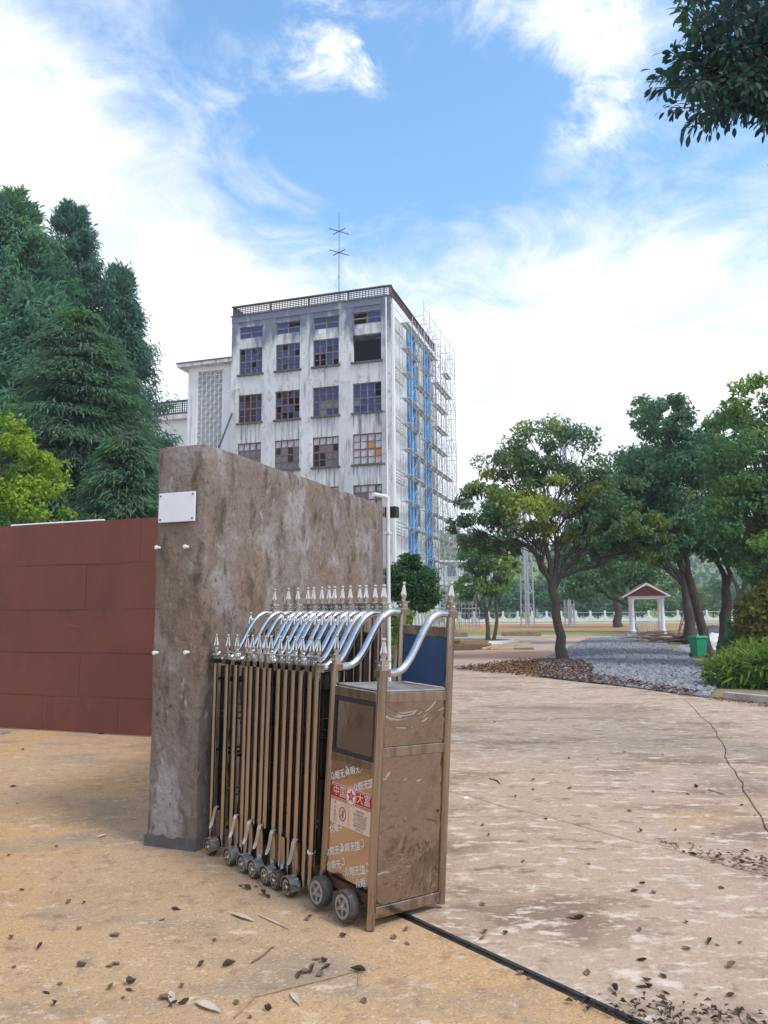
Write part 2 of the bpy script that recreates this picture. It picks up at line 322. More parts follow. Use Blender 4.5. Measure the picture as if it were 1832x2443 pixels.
def npmesh(name, V, F, m, smooth=False):
    me = bpy.data.meshes.new(name); nv = len(V); nf, k = F.shape
    me.vertices.add(nv); me.vertices.foreach_set('co', np.asarray(V, np.float32).ravel())
    me.loops.add(nf * k); me.loops.foreach_set('vertex_index', F.astype(np.int32).ravel())
    me.polygons.add(nf); me.polygons.foreach_set('loop_start', np.arange(0, nf * k, k, dtype=np.int32)); me.polygons.foreach_set('loop_total', np.full(nf, k, np.int32))
    me.materials.append(MATS[m]); me.update(calc_edges=True); return me
def nrm(a): return a / np.maximum(np.linalg.norm(a, axis=1, keepdims=True), 1e-6)
def leaves(name, P, D, Nn, Ln, Wd, m, parent=None, fold=.18):
    """one folded, pointed leaf (two quads) per point"""
    D = nrm(D); S = nrm(np.cross(D, Nn)); U = np.cross(S, D); Ln = np.reshape(Ln, (-1, 1)) * np.ones((len(P), 1)); Wd = np.reshape(Wd, (-1, 1)) * np.ones((len(P), 1))
    mid = P + D * Ln * .45
    V = np.stack([P, mid + S * Wd * .5 + U * Wd * fold, P + D * Ln - U * Ln * .12, mid - S * Wd * .5 + U * Wd * fold], 1).reshape(-1, 3)
    n = len(P); b = np.arange(n)[:, None] * 4
    F = np.concatenate([b + np.array([[0, 1, 2]]), b + np.array([[0, 2, 3]])], 1).reshape(-1, 3)
    me = npmesh(name, V, F, m); o = put(name, me, parent); return o
def rdirs(n):
    a = rng.normal(size=(n, 3)); return nrm(a)

# ================================================================== the ground
def sheet(name, pts, z, m, parent=None, kind='structure'):
    b = MB(); n = len(pts); b.add([(p[0], p[1], z) for p in pts], [tuple(range(n))]); o = b.build(name, m, parent)
    if not parent: o['kind'] = kind
    return o
sheet('ground', [(-900, -60), (900, -60), (900, 1500), (-900, 1500)], -.06, 'soil')
fc = sheet('forecourt', [(-16, -9), (12, -9), (12, 6), (6.6, 12.1), (5.6, 13.75), (4.88, 15.75), (3.46, 18.45), (1.7, 21.0), (-3.0, 22.6), (-16, 22.6)], -.022, 'joint_dirt')
def slab(pts, m, zt=0.):
    """a paving slab: flat top, chamfered rim, slightly shrunk so that the joints stay open"""
    n = len(pts); c = Vector((sum(p[0] for p in pts) / n, sum(p[1] for p in pts) / n))
    def inset(d):
        res = []
        for i in range(n):
            p0, p1, p2 = Vector(pts[i - 1][:2]), Vector(pts[i][:2]), Vector(pts[(i + 1) % n][:2])
            a = (p1 - p0).normalized(); b = (p2 - p1).normalized(); na = Vector((-a.y, a.x)); nb = Vector((-b.y, b.x))
            k = (na + nb); k = k / max(k.length_squared / 2, .3); res.append(p1 + k * d)
        return res
    o1, o2 = inset(.0035), inset(.009)
    vs = [(p.x, p.y, zt - .03) for p in o1] + [(p.x, p.y, zt - .008) for p in o1] + [(p.x, p.y, zt) for p in o2]
    fs = [(i, (i + 1) % n, n + (i + 1) % n, n + i) for i in range(n)] + [(n + i, n + (i + 1) % n, 2 * n + (i + 1) % n, 2 * n + i) for i in range(n)] + [tuple(range(2 * n, 3 * n))]
    return MB().add(vs, fs).build('concrete_slab', m, fc)
A = Vector((-.074, 3.904)); D2 = Vector((-.627, .779)); E2 = Vector((.779, .627)); GW = .45
def jag(p, q, n, a):
    p, q = Vector(p), Vector(q); t = (q - p); nn = Vector((-t.y, t.x)).normalized(); return [p + t * (i / n) + nn * (random.uniform(-a, a) if 0 < i < n else 0) for i in range(n + 1)]
rail_mid = A + E2 * .235 + D2 * .1
def RL(t): return rail_mid - D2 * t
j1 = jag((-.40, 7.65), (.496, 6.835), 3, .02) + jag((.496, 6.835), (2.30, 4.50), 8, .035)[1:]
j2raw = [Vector(p) for p in ((2.30, 4.50), (2.642, 5.622), (2.94, 6.50), (3.214, 7.309), (3.45, 8.05), (3.736, 8.745), (4.15, 9.95), (4.75, 12.1), (5.10, 13.45), (5.6, 13.75))]
j2 = [j2raw[0]]
for i_ in range(len(j2raw) - 1): j2 += jag(j2raw[i_], j2raw[i_ + 1], 3, .022)[1:]
pA0, pA1 = RL(-4.9), RL(9.5)
near = [RL(6), RL(3), RL(1), RL(0), RL(-1.6), Vector((-1.2, 5.75)), Vector((-.40, 7.65))]
slab([(-16, -9), (12, -9), pA1] + near + [(-1.0, 12), (-3.0, 22.6), (-16, 22.6)], 'dirty_paving')
slab(near[::-1] + [pA1, (4.6, 1.0)] + j1[:0:-1], 'concrete_paving')
slab(j1 + j2[1:] + [(4.88, 15.75), (3.46, 18.45), (1.7, 21.0), (-3.0, 22.6), (-1.0, 12)], 'concrete_paving')
slab([(4.6, 1.0), pA1, (12, -9), (12, 6), (6.6, 12.1), (5.6, 13.75)] + j2[::-1][1:], 'concrete_paving')
# the road beyond, the field, the track
GP = lambda x, y: tuple(G(x, y)[:2])
sheet('road', [(-16, 22.6), (-3, 22.6), (1.7, 21.0), (3.46, 18.45), (3.6, 23.0), GP(1298, 1572), GP(1345, 1550), GP(1403, 1524), (30, 47), (30, 53), (-40, 53), (-40, 22.6)], -.010, 'road')
sheet('field', [(-60, 53.4), (90, 53.4), (90, 150), (-60, 150)], -.03, 'red_soil')
sheet('grass_strip', [(-40, 53.2), (60, 53.2), (60, 58), (26, 60), (12, 66), (4, 62), (-40, 60)], -.02, 'grass')
sheet('running_track', [(-60, 104), (110, 104), (110, 118), (-60, 118)], -.018, 'pale_track')
sheet('grass_verge', [(-60, 118), (120, 118), (120, 260), (-60, 260)], -.012, 'grass')
sheet('yard', [(3.6, 23.0), (3.46, 18.45), (4.88, 15.75), (5.6, 13.75), (6.6, 12.1), (12, 6), (60, 6), (60, 47), (30, 47), GP(1403, 1524), GP(1345, 1550), GP(1298, 1572)], -.018, 'soil')
# gravel area (pebbles are uncountable)
gpoly = [GP(1298, 1572), GP(1345, 1550), GP(1403, 1524), GP(1500, 1519), GP(1570, 1522), GP(1600, 1548), GP(1680, 1590), GP(1720, 1625), GP(1690, 1663), (5.6, 13.8), (4.88, 15.8), (3.7, 18.6), (4.3, 22.5)]
gb = sheet('gravel_bed', gpoly, -.004, 'gravel_bed')
def inpoly(P, poly):
    x, y = P[:, 0], P[:, 1]; c = np.zeros(len(P), bool); n = len(poly)
    for i in range(n):
        x0, y0 = poly[i - 1]; x1, y1 = poly[i]
        k = ((y0 > y) != (y1 > y)); c ^= k & (x < (x1 - x0) * (y - y0) / ((y1 - y0) if y1 != y0 else 1e-9) + x0)
    return c
Q = np.stack([rng.uniform(3, 18, 90000), rng.uniform(13, 47, 90000)], 1); Q = Q[inpoly(Q, gpoly)]
kp = rng.random(len(Q)) < np.clip(1.6 - Q[:, 1] / 40, .25, 1); Q = Q[kp][:30000]
n = len(Q); sz = rng.uniform(.018, .05, n) * (1 + Q[:, 1] / 60)
octv = np.array([(1, 0, 0), (0, 1, 0), (-1, 0, 0), (0, -1, 0), (0, 0, .7), (0, 0, -.7)])
octf = np.array([(0, 1, 4), (1, 2, 4), (2, 3, 4), (3, 0, 4)])
ang = rng.uniform(0, 6.28, n); ov = octv[None] * (1 + rng.uniform(-.3, .3, (n, 6, 1)))
gx = ov[:, :, 0] * np.cos(ang)[:, None] - ov[:, :, 1] * np.sin(ang)[:, None]; gy = ov[:, :, 0] * np.sin(ang)[:, None] + ov[:, :, 1] * np.cos(ang)[:, None]
mound = .10 * np.exp(-((Q[:, 0] - 8.5) ** 2 / 10 + (Q[:, 1] - 29) ** 2 / 60))
GV = np.stack([gx * sz[:, None] + Q[:, :1], gy * sz[:, None] + Q[:, 1:2], ov[:, :, 2] * sz[:, None] + sz[:, None] * .35 + mound[:, None] * 0], 2).reshape(-1, 3)
GF = (np.arange(n)[:, None, None] * 6 + octf[None]).reshape(-1, 3)
tag(put('gravel', npmesh('gravel', GV, GF, 'gravel')), 'loose blue grey gravel spread under the trees', 'gravel', kind='stuff')
# leaf litter under the single tree and along the apron
def litter(name, n, poly, label, m='litter', sz=(.05, .11), bb=(0, 12, 12, 30)):
    P = np.stack([rng.uniform(bb[0], bb[1], n * 8), rng.uniform(bb[2], bb[3], n * 8)], 1); P = P[inpoly(P, poly)][:n]; k = len(P)
    P = np.column_stack([P, rng.uniform(.004, .03 if sz[1] < .1 else .075, k)]); d = rdirs(k); d[:, 2] = rng.uniform(-.05, .3, k); nn = rdirs(k) * .5 + np.array([[0, 0, 1]])
    s = rng.uniform(*sz, k); o = leaves(name, P, d, nn, s, s * rng.uniform(.35, .6, k), m, None, .45); return tag(o, label, 'leaf litter', kind='stuff')
lpoly = [(1.75, 21.0), (3.46, 18.5), (4.85, 15.8), (5.5, 14.0), (5.7, 14.5), (5.35, 16.6), (4.9, 18.8), (5.7, 21.5), (6.0, 24.2), (5.0, 24.8), (3.3, 23.4)]
litter('leaf_litter', 6000, lpoly, 'carpet of fallen brown leaves around the foot of the single tree')
litter('leaf_drift', 260, [(1.75, 5.28), (2.08, 4.66), (2.55, 4.15), (2.75, 4.35), (2.25, 4.95)], 'drift of dry brown leaves lying in the paving joint at the right', 'litter', (.02, .045), (1.5, 3, 4, 5.5))
litter('leaf_drift', 230, [(.66, 3.22), (.98, 2.98), (1.35, 2.9), (1.4, 3.12), (1.05, 3.2)], 'dark drift of dry leaves against the iron rail at the bottom edge', 'dry_leaf_dark', (.018, .04), (.5, 2, 2.6, 3.6))
litter('leaf_drift', 350, [(5.5, 13.5), (5.9, 12.4), (7.4, 10.2), (7.7, 10.5), (6.3, 12.5), (5.7, 13.8)], 'fallen leaves gathered along the kerb below the bamboo bush', 'litter', (.04, .08), (5, 9, 10, 14))

# ================================================================== concrete gate wall
WC = Vector((-1.212, 5.156)); WL = Vector((-.918, .397)); WD = Vector((.3690, .9294)); WL = Vector((-WD.y, WD.x)); WH = 2.675
WANG = math.atan2(WD.y, WD.x)
wall = empty('gate_wall', (WC.x, WC.y, 0), WANG)     # local x along the wall, y towards its left
tag(wall, 'tall weathered concrete wall and pier with brown stained render beside the folding gate', 'wall')
def rough_block(L, T, H, nx, ny, nz, amp, seed):
    import mathutils
    b = MB(); idx = {}
    def P(i, j, k):
        key = (i, j, k)
        if key in idx: return idx[key]
        x, y, z = L * i / nx, T * j / ny, H * k / nz
        q = Vector((x * 2.1 + seed, y * 2.1, z * 2.1)); nv = mathutils.noise.noise_vector(q) * amp + mathutils.noise.noise_vector(q * 4.3) * amp * .45
        if k == 0: nv.z = 0
        r = .012 if sum((i in (0, nx), j in (0, ny), k == nz)) >= 2 else 0
        p = Vector((x, y, z)) + nv
        if r:
            cc = Vector((L / 2, T / 2, H / 2)); 
            if i in (0, nx): p.x += r * (1 if i == 0 else -1)
            if j in (0, ny): p.y += r * (1 if j == 0 else -1)
            if k == nz: p.z -= r
        idx[key] = len(b.v); b.v.append(tuple(p)); return idx[key]
    def quad(a, c, d, e): b.f.append((a, c, d, e)); b.sm.append(True)
    for i in range(nx):
        for k in range(nz):
            quad(P(i, 0, k), P(i + 1, 0, k), P(i + 1, 0, k + 1), P(i, 0, k + 1)); quad(P(i + 1, ny, k), P(i, ny, k), P(i, ny, k + 1), P(i + 1, ny, k + 1))
    for j in range(ny):
        for k in range(nz):
            quad(P(0, j + 1, k), P(0, j, k), P(0, j, k + 1), P(0, j + 1, k + 1)); quad(P(nx, j, k), P(nx, j + 1, k), P(nx, j + 1, k + 1), P(nx, j, k + 1))
    for i in range(nx):
        for j in range(ny): quad(P(i, j, nz), P(i + 1, j, nz), P(i + 1, j + 1, nz), P(i, j + 1, nz))
    return b
rough_block(3.30, .405, WH, 64, 8, 52, .008, 3.).build('render_body', 'wall_concrete', wall)
# a skim of darker grey with a ragged top at the foot of the pier
fp = MB(); kf = 14; vs = []
for i in range(kf + 1):
    y = .404 * i / kf; h = .075 + random.uniform(-.018, .018); vs += [(-.0085, y, 0), (-.0075, y, h), (.012, y, h + .004)]
fp.add(vs, [(i * 3 + j, i * 3 + j + 1, i * 3 + 4 + j, i * 3 + 3 + j) for i in range(kf) for j in range(2)]).build('foot_patch', 'dark_coping', wall)
WALLM = Matrix.Translation((WC.x, WC.y, 0)) @ Matrix.Rotation(WANG, 4, 'Z'); WINV = WALLM.inverted()
def on_pier(x, y):                    # photo point -> pier front face (local x = 0)
    o = WINV @ CAM; d = WINV.to_3x3() @ ray(x, y); return o + d * (-o.x / d.x)
c = [on_pier(*q) for q in ((385, 1179), (472.6, 1172.7), (471.5, 1242), (384, 1250))]
pb = MB(); y0 = max(c[0].y, c[3].y) - .004; y1 = min(c[1].y, c[2].y) + .004; z0 = (c[2].z + c[3].z) / 2; z1 = (c[0].z + c[1].z) / 2
pl = empty('wall_plate', tuple(WALLM @ Vector((0, (y0 + y1) / 2, z0))), WANG)
tag(pl, 'blank white rectangular plate screwed to the front of the concrete pier', 'plate')
bevel(MB().box(-.026, -.014, -(y0 - y1) / 2, (y0 - y1) / 2, 0, z1 - z0).build('panel', 'sign_white', pl), .003)
for sy in (-1, 1):
    for zz in (.02, z1 - z0 - .02): MB().lathe([(.006, -.032), (.006, -.026)], 8, 'X').build('screw', 'dull_shaded_steel', pl, (0, sy * ((y0 - y1) / 2 - .018), zz))
for i, (q, w) in enumerate((((383, 1307), 'upper left'), ((451, 1305), 'upper right'), ((378, 1557), 'lower left'), ((452, 1556), 'lower right'))):
    p = on_pier(*q); o = MB().lathe([(.010, -.005), (.010, -.035), (.014, -.036), (.014, -.046), (.006, -.05)], 10, 'X').build('wall_stud', 'white_plastic', None, tuple(WALLM @ Vector((0, p.y, p.z))))
    o.rotation_euler = (0, 0, WANG); tag(o, 'small white plastic stud on the pier, the %s one of four below the plate' % w, 'stud', 'white studs on the pier')
# white pipe at the far end of the wall
pp = empty('drain_pipe', tuple(WALLM @ Vector((3.335, -.02, 0))), WANG)
tag(pp, 'thin white plastic pipe running up the far end of the concrete wall', 'pipe')
MB().tube([(0, 0, 0), (0, 0, 2.72)], .022, 10).build('pipe_run', 'white_plastic', pp)
MB().tube([(0, 0, 2.72), (-.005, .005, 2.745), (-.03, .01, 2.755)], .028, 10).build('elbow', 'white_plastic', pp)
MB().tube([(-.03, .01, 2.755), (-.30, .03, 2.745)], .022, 10).build('top_run', 'white_plastic', pp)
for z in (.6, 1.55, 2.35): MB().box(-.05, .028, -.028, .028, z, z + .025).build('clip', 'white_plastic', pp)
fl = empty('flood_light', tuple(WALLM @ Vector((3.40, -.02, 2.60))), WANG)
tag(fl, 'small dark box lamp fixed behind the top of the white pipe', 'lamp')
bevel(MB().box(0, .10, -.07, .07, -.06, .06).build('housing', 'black_trim', fl), .008); MB().box(-.05, .0, -.015, .015, -.015, .015).build('bracket', 'dull_shaded_steel', fl); MB().box(.1, .105, -.055, .055, -.045, .045).build('lens', 'pane_grey', fl)

ow = rough_block(3.2, .40, 2.6, 24, 5, 20, .006, 14.).build('gate_wall', 'wall_concrete', None, (-4.75, 3.1, 0)); ow.rotation_euler = (0, 0, R(84))
tag(ow, 'matching concrete wall across the gateway, seen only mirrored in the cabinet window', 'wall')
# ================================================================== red steel gate
r0, r1 = G(353, 1758), G(0, 1737); rd = (r1 - r0); rd.z = 0; rd.normalize()
RB = r0 - rd * 1.9
rg = empty('steel_gate', (RB.x, RB.y, 0), math.atan2(rd.y, rd.x))     # local x to the left, y towards us is +
tag(rg, 'wide closed gate of riveted rust red steel sheets between concrete piers', 'gate')
sgn = 1 if (Matrix.Rotation(math.atan2(rd.y, rd.x), 3, 'Z') @ Vector((0, 1, 0))).y < 0 else -1
rows = [.015, .46, 1.02, 1.58, 2.18, 2.755]
joints = [[1.1, 2.35, 3.55, 4.7, 6.0], [.75, 3.0, 4.4, 5.4], [1.8, 3.9, 5.6], [1.3, 2.95, 4.9, 6.4], [2.1, 4.1, 5.9]]
for r_ in range(5):
    xs = [0] + joints[r_] + [7.6]
    for i in range(len(xs) - 1):
        t = .010 + .004 * ((i + r_) % 2); ov = .012
        o = MB(); z0, z1 = rows[r_] + (.0035 if r_ else 0), rows[r_ + 1] - .0035
        nx = 6; lip = [random.uniform(-.004, .004) for _ in range(nx + 1)]
        vs = []; x0, x1 = xs[i] + .003, xs[i + 1] - .003
        for k in range(nx + 1):
            x = x0 + (x1 - x0) * k / nx; f = sgn * (t + .006 * math.sin(3.1 * x + r_))
            vs += [(x, 0, z0), (x, 0, z1), (x, f, z1 + lip[k] * .4), (x, f + sgn * abs(lip[k]), z0)]
        fs = []
        for k in range(nx):
            a = k * 4; b_ = a + 4
            for j in range(4): fs.append((a + j, a + (j + 1) % 4, b_ + (j + 1) % 4, b_ + j) if sgn > 0 else (a + j, b_ + j, b_ + (j + 1) % 4, a + (j + 1) % 4))
        fs += [(0, 1, 2, 3), tuple(nx * 4 + j for j in (3, 2, 1, 0))]
        o.add(vs, fs).build('steel_sheet', 'red_steel', rg)
for z in rows[1:-1]: MB().box(0, 7.6, -.005 * sgn, sgn * .0045, z - .006, z + .006).build('seam_strip', 'red_steel_edge', rg)
for x in (.3, 2.6, 5.0, 7.3): MB().box(x, x + .06, min(-.06 * sgn, -.004 * sgn), max(-.06 * sgn, -.004 * sgn), 0, 2.75).build('frame_post', 'rusty_beam', rg)
wt_ = MB().tube([(0, 0, 0), (1.62, 0, .0)], .02, 8).build('white_conduit', 'white_plastic', None, None)
p0 = RB + rd * 2.75; wt_.location = (p0.x, p0.y + .10, 2.766); wt_.rotation_euler = (0, 0, math.atan2(rd.y, rd.x))
tag(wt_, 'long white plastic tube lying along the top edge of the red steel gate', 'tube')
q = G(10, 1742); o = MB().box(-.35, .18, -.12, .10, .0, .012).build('metal_offcut', 'galvanised', None, (q.x, q.y - .25, .002)); bevel(o, .003); tag(o, 'pale grey sheet offcut on the ground at the left end of the red gate', 'metal sheet')

# ================================================================== rail
rail = MB(); a, b = RL(-.55), RL(4.2)
rail_o = empty('gate_rail', (a.x, a.y, 0), math.atan2(-D2.y, -D2.x)); tag(rail_o, 'rusty dark iron guide rail set in the paving in front of the folding gate', 'rail')
MB().add([(0, -.012, -.01), (4.75, -.012, -.01), (4.75, .012, -.01), (0, .012, -.01), (0, -.009, .012), (4.75, -.009, .012), (4.75, .009, .012), (0, .009, .012)],
         [(0, 3, 2, 1), (4, 5, 6, 7), (0, 1, 5, 4), (1, 2, 6, 5), (2, 3, 7, 6), (3, 0, 4, 7)]).build('rail_head', 'rail_iron', rail_o)
MB().box(0, 4.75, -.026, .026, -.01, .0035).build('rail_foot', 'rail_iron', rail_o)

# ================================================================== folding gate and drive cabinet
GANG = math.atan2(E2.y, E2.x)
RZ = Matrix.Rotation(GANG, 4, 'Z')
SHORT, TALL = 1.215, 1.525
def s_path(w, k=18):
    P = []
    for i in range(k + 1):
        t = i / k; x = w * (.02 + .96 * t); u = min(max((t - .10) / .80, 0), 1); s = u * u * (3 - 2 * u); s = .35 * s + .65 * (s * s * (3 - 2 * s)); P.append((x, SHORT - .014 + (TALL - SHORT) * s))
    return P
curve_me = MB().tube([(x, 0, z) for x, z in s_path(GW)], .0205, 10).mesh('curved_rail', 'rail_steel')
fin = MB()
def sqr(h, z0, z1, h1=None): 
    h1 = h1 or h
    fin.add([(-h, -h, z0), (h, -h, z0), (h, h, z0), (-h, h, z0), (-h1, -h1, z1), (h1, -h1, z1), (h1, h1, z1), (-h1, h1, z1)], [(0, 3, 2, 1), (4, 5, 6, 7), (0, 1, 5, 4), (1, 2, 6, 5), (2, 3, 7, 6), (3, 0, 4, 7)])
sqr(.025, 0, .007); sqr(.018, .007, .042, .020); sqr(.027, .042, .049)
for a_ in range(4):
    c_, s_ = math.cos(a_ * math.pi / 2), math.sin(a_ * math.pi / 2); fin.lathe([(.0001, -.008), (.006, -.005), (.008, 0), (.006, .005), (.0001, .008)], 8, 'Z', (c_ * .019, s_ * .019, .025))
fin.lathe([(.011, .049), (.0125, .055), (.0165, .073), (.0165, .078)], 8, 'Z', smooth=False)
def flute(prof, n=14):
    vs = [(r * (1 if j % 2 else .72) * math.cos(2 * math.pi * j / n), r * (1 if j % 2 else .72) * math.sin(2 * math.pi * j / n), h) for r, h in prof for j in range(n)]
    fin.add(vs, [(i * n + j, i * n + (j + 1) % n, (i + 1) * n + (j + 1) % n, (i + 1) * n + j) for i in range(len(prof) - 1) for j in range(n)])
flute([(.0165, .074), (.0185, .082), (.0165, .092), (.0115, .113), (.0075, .134), (.006, .142)])
fin.lathe([(.006, .140), (.0095, .146), (.0105, .152), (.0085, .159), (.003, .162)], 10, 'Z')
finial_me = fin.mesh('finial', 'bright_steel')
def post(b, x, y, z0, z1, r=.0185):
    b.tube([(x, y, z0), (x, y, z1)], r, 10); 
def capbox(b, x, y, z, h=.028): b.box(x - h, x + h, y - h * .8, y + h * .8, z - .032, z)
fb = MB(); post(fb, 0, 0, .05, SHORT - .03); post(fb, GW, 0, .05, TALL - .03); capbox(fb, 0, 0, SHORT); capbox(fb, GW, 0, TALL)
for z in (.16, .62, 1.08): fb.box(0, GW, -.006, .006, z - .008, z + .008)
frame_me = fb.mesh('gate_frame', 'steel')
inner_me = [MB().box(x - .013, x + .013, -.011, .011, .14, zt).mesh('inner_post', 'dull_shaded_steel') for x, zt in ((.07, 1.16), (.15, 1.18), (.34, 1.36), (.41, 1.40))]  # darker than the frames: shade between them painted into the steel
mb_ = MB(); mb_.box(.262, .286, .020, .034, .16, 1.345); mb_.box(.250, .298, .008, .046, 1.345, 1.358); mid_me = mb_.mesh('middle_post', 'steel')
def wheel_meshes(rad, w, fend):
    t = MB(); t.lathe([(rad * .70, -w / 2), (rad * .94, -w / 2), (rad, -w / 2 + .006), (rad, w / 2 - .006), (rad * .94, w / 2), (rad * .70, w / 2)], 20, 'X')
    r_ = MB(); r_.lathe([(rad * .70, -w / 2 + .010), (rad * .70, w / 2 - .01)], 20, 'X')
    s_ = MB()
    # rim ring and five spokes on the outer face (towards -x)
    n = 20; vs = []; 
    for rr in (rad * .58, rad * .76):
        for xx in (-w / 2 - .004, -w / 2 + .006):
            for j in range(n): a = 2 * math.pi * j / n; vs.append((xx, rr * math.cos(a), rr * math.sin(a)))
    fs = []
    for j in range(n):
        k = (j + 1) % n
        fs += [(j, k, 2 * n + k, 2 * n + j), (2 * n + j, 2 * n + k, 3 * n + k, 3 * n + j), (n + k, n + j, 3 * n + j, 3 * n + k), (k, j, n + j, n + k)]
    s_.add(vs, fs, False)
    for q in range(5):
        a = 2 * math.pi * q / 5 + .3; ca, sa = math.cos(a), math.sin(a)
        def pt(x, rr, ww): return (x, rr * ca - ww * sa, rr * sa + ww * ca)
        x0, x1 = -w / 2 - .003, -w / 2 + .006; vs = [pt(x0, rad * .12, -rad * .13), pt(x0, rad * .12, rad * .13), pt(x0, rad * .62, rad * .09), pt(x0, rad * .62, -rad * .09)]
        vs += [(x1, p[1], p[2]) for p in vs]; s_.add(vs, [(0, 1, 2, 3), (7, 6, 5, 4), (0, 4, 5, 1), (1, 5, 6, 2), (2, 6, 7, 3), (3, 7, 4, 0)])
    s_.lathe([(rad * .22, -w / 2 + .004), (rad * .22, -w / 2 - .005), (rad * .12, -w / 2 - .010)], 12, 'X')
    return t.mesh('tyre', 'rubber'), r_.mesh('hub', 'dull_shaded_steel'), s_.mesh('rim', fend)
tyre_s, hub_s, rim_s = wheel_meshes(.050, .042, 'bright_steel')
tyre_l, hub_l, rim_l = wheel_meshes(.074, .055, 'rim_plastic')
fe = MB(); vs = []; n = 14
for rr in (.054, .057):
    for xx in (-.028, .028):
        for j in range(n + 1): a = math.radians(-12 + 204 * j / n); vs.append((xx, rr * math.cos(a), rr * math.sin(a)))
m_ = n + 1; fs = []
for j in range(n): fs += [(2 * m_ + j, 2 * m_ + j + 1, 3 * m_ + j + 1, 3 * m_ + j), (j + 1, j, m_ + j, m_ + j + 1), (j, j + 1, 2 * m_ + j + 1, 2 * m_ + j), (m_ + j + 1, m_ + j, 3 * m_ + j, 3 * m_ + j + 1)]
fender_me = fe.add(vs, fs, True).mesh('fender', 'chrome')
import bmesh
bm0 = bmesh.new(); bm0.from_mesh(fender_me); bmesh.ops.recalc_face_normals(bm0, faces=bm0.faces); bm0.to_mesh(fender_me); bm0.free()
for e_ in fender_me.edges: e_.use_edge_sharp = False
fender_me.set_sharp_from_angle(angle=R(50))
tg = MB(); tp = [(.012, .155, .017), (.0, .150, .017), (-.008, .135, .017), (-.014, .10, .017), (-.024, .06, .017), (-.033, .042, .0155), (-.039, .032, .010), (-.042, .028, .003)]
vs = [(x + dx, sy * w, z) for x, z, w in tp for dx, sy in ((0, -1), (0, 1), (.004, 1), (.004, -1))]
tg.add(vs, [(i * 4 + j, i * 4 + (j + 1) % 4, i * 4 + 4 + (j + 1) % 4, i * 4 + 4 + j) for i in range(len(tp) - 1) for j in range(4)]); tongue_me = tg.mesh('bracket_plate', 'chrome')
fk = MB(); fk.box(-.030, .02, -.015, .015, .075, .13); fk.box(-.026, .014, -.020, .020, .12, .27); fork_me = fk.mesh('wheel_bracket', 'steel')

gate = empty('folding_gate', (A.x, A.y, 0), GANG)
tag(gate, 'folded stainless steel retractable gate with rows of spear finials and curved rails', 'gate')
TT = [1.695, 1.532, 1.415, 1.282, 1.225, 1.145, 1.069, 1.012, .911, .835, .757, .680, .590, .525]
wheels = {0: 1, 1: 1, 3: 1, 5: 1, 7: 1, 9: 2, 10: 1, 12: 0}
def child(name, me, parent, loc=(0, 0, 0), rot=(0, 0, 0)):
    o = bpy.data.objects.new(name, me); col.objects.link(o); o.parent = parent; o.location = loc; o.rotation_euler = rot; return o
for i, t in enumerate(TT):
    lean = R(.5 + 1.3 * i / 13)
    M = RZ.inverted() @ Matrix.Rotation(lean, 4, 'Y') @ RZ
    f = child('gate_frame', frame_me, gate); f.matrix_basis = Matrix.Translation((0, t, 0)) @ M @ Matrix.Rotation(R(random.uniform(-1.5, 1.5)), 4, 'Z')
    child('finial', finial_me, f, (0, 0, SHORT)); child('finial', finial_me, f, (GW, 0, TALL)); child('curved_rail', curve_me, f)
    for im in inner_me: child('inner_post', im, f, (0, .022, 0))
    if i not in (1, 2, 13):
        child('middle_post', mid_me, f); child('finial', finial_me, f, (.274, .027, 1.358))
WT = [1.565, 1.30, 1.128, 1.005, .865, .765, .632]
for k, t in enumerate(WT):
    x = -.058; wb = child('wheel_bracket', fork_me, gate, (0, t, 0)); child('tyre', tyre_s, wb, (x, 0, .051)); child('hub', hub_s, wb, (x, 0, .051)); child('rim', rim_s, wb, (x, 0, .051), (random.uniform(0, 6), 0, 0))
    if k != 5:
        child('fender', fender_me, wb, (x, 0, .051)); child('bracket_plate', tongue_me, wb, (-.034, 0, .135))
    wb = child('wheel_bracket', fork_me, gate, (GW, t, 0), (0, 0, math.pi)); child('tyre', tyre_s, wb, (x, 0, .051)); child('rim', rim_s, wb, (x, 0, .051))
sc = MB().box(-.006, .006, -.003, .003, 0, 1).mesh('scissor_link', 'dull_shaded_steel')  # near-black steel, the gloom of the gaps put into its colour
for i in range(13):
    y0, y1 = TT[i], TT[i + 1]
    for x in (.09, .20, .30, .40):
        for (za, zb, k) in ((.18, .62, 0), (.62, 1.06, 1)):
            a_, b_ = (y0, y1) if (i + k) % 2 else (y1, y0); L_ = math.hypot(b_ - a_, zb - za)
            o = child('scissor_link', sc, gate, (x + za * .018, a_, za), (-math.atan2(b_ - a_, zb - za), 0, 0)); o.scale = (1, 1, L_)
bolt = MB().lathe([(.0045, -.03), (.0045, .03)], 6, 'X').mesh('pivot_bolt', 'bright_steel')
for i in range(0, 14):
    for z in (.36, .40, .83, .87, .92): child('pivot_bolt', bolt, gate, (random.uniform(.06, .10), TT[i] - .012, z + random.uniform(-.01, .01)))
tie = MB().lathe([(.022, -.006), (.024, 0), (.022, .006)], 12).mesh('cable_tie', 'white_plastic'); child('cable_tie', tie, gate, (.006, .525, .24), (R(12), R(-8), 0))

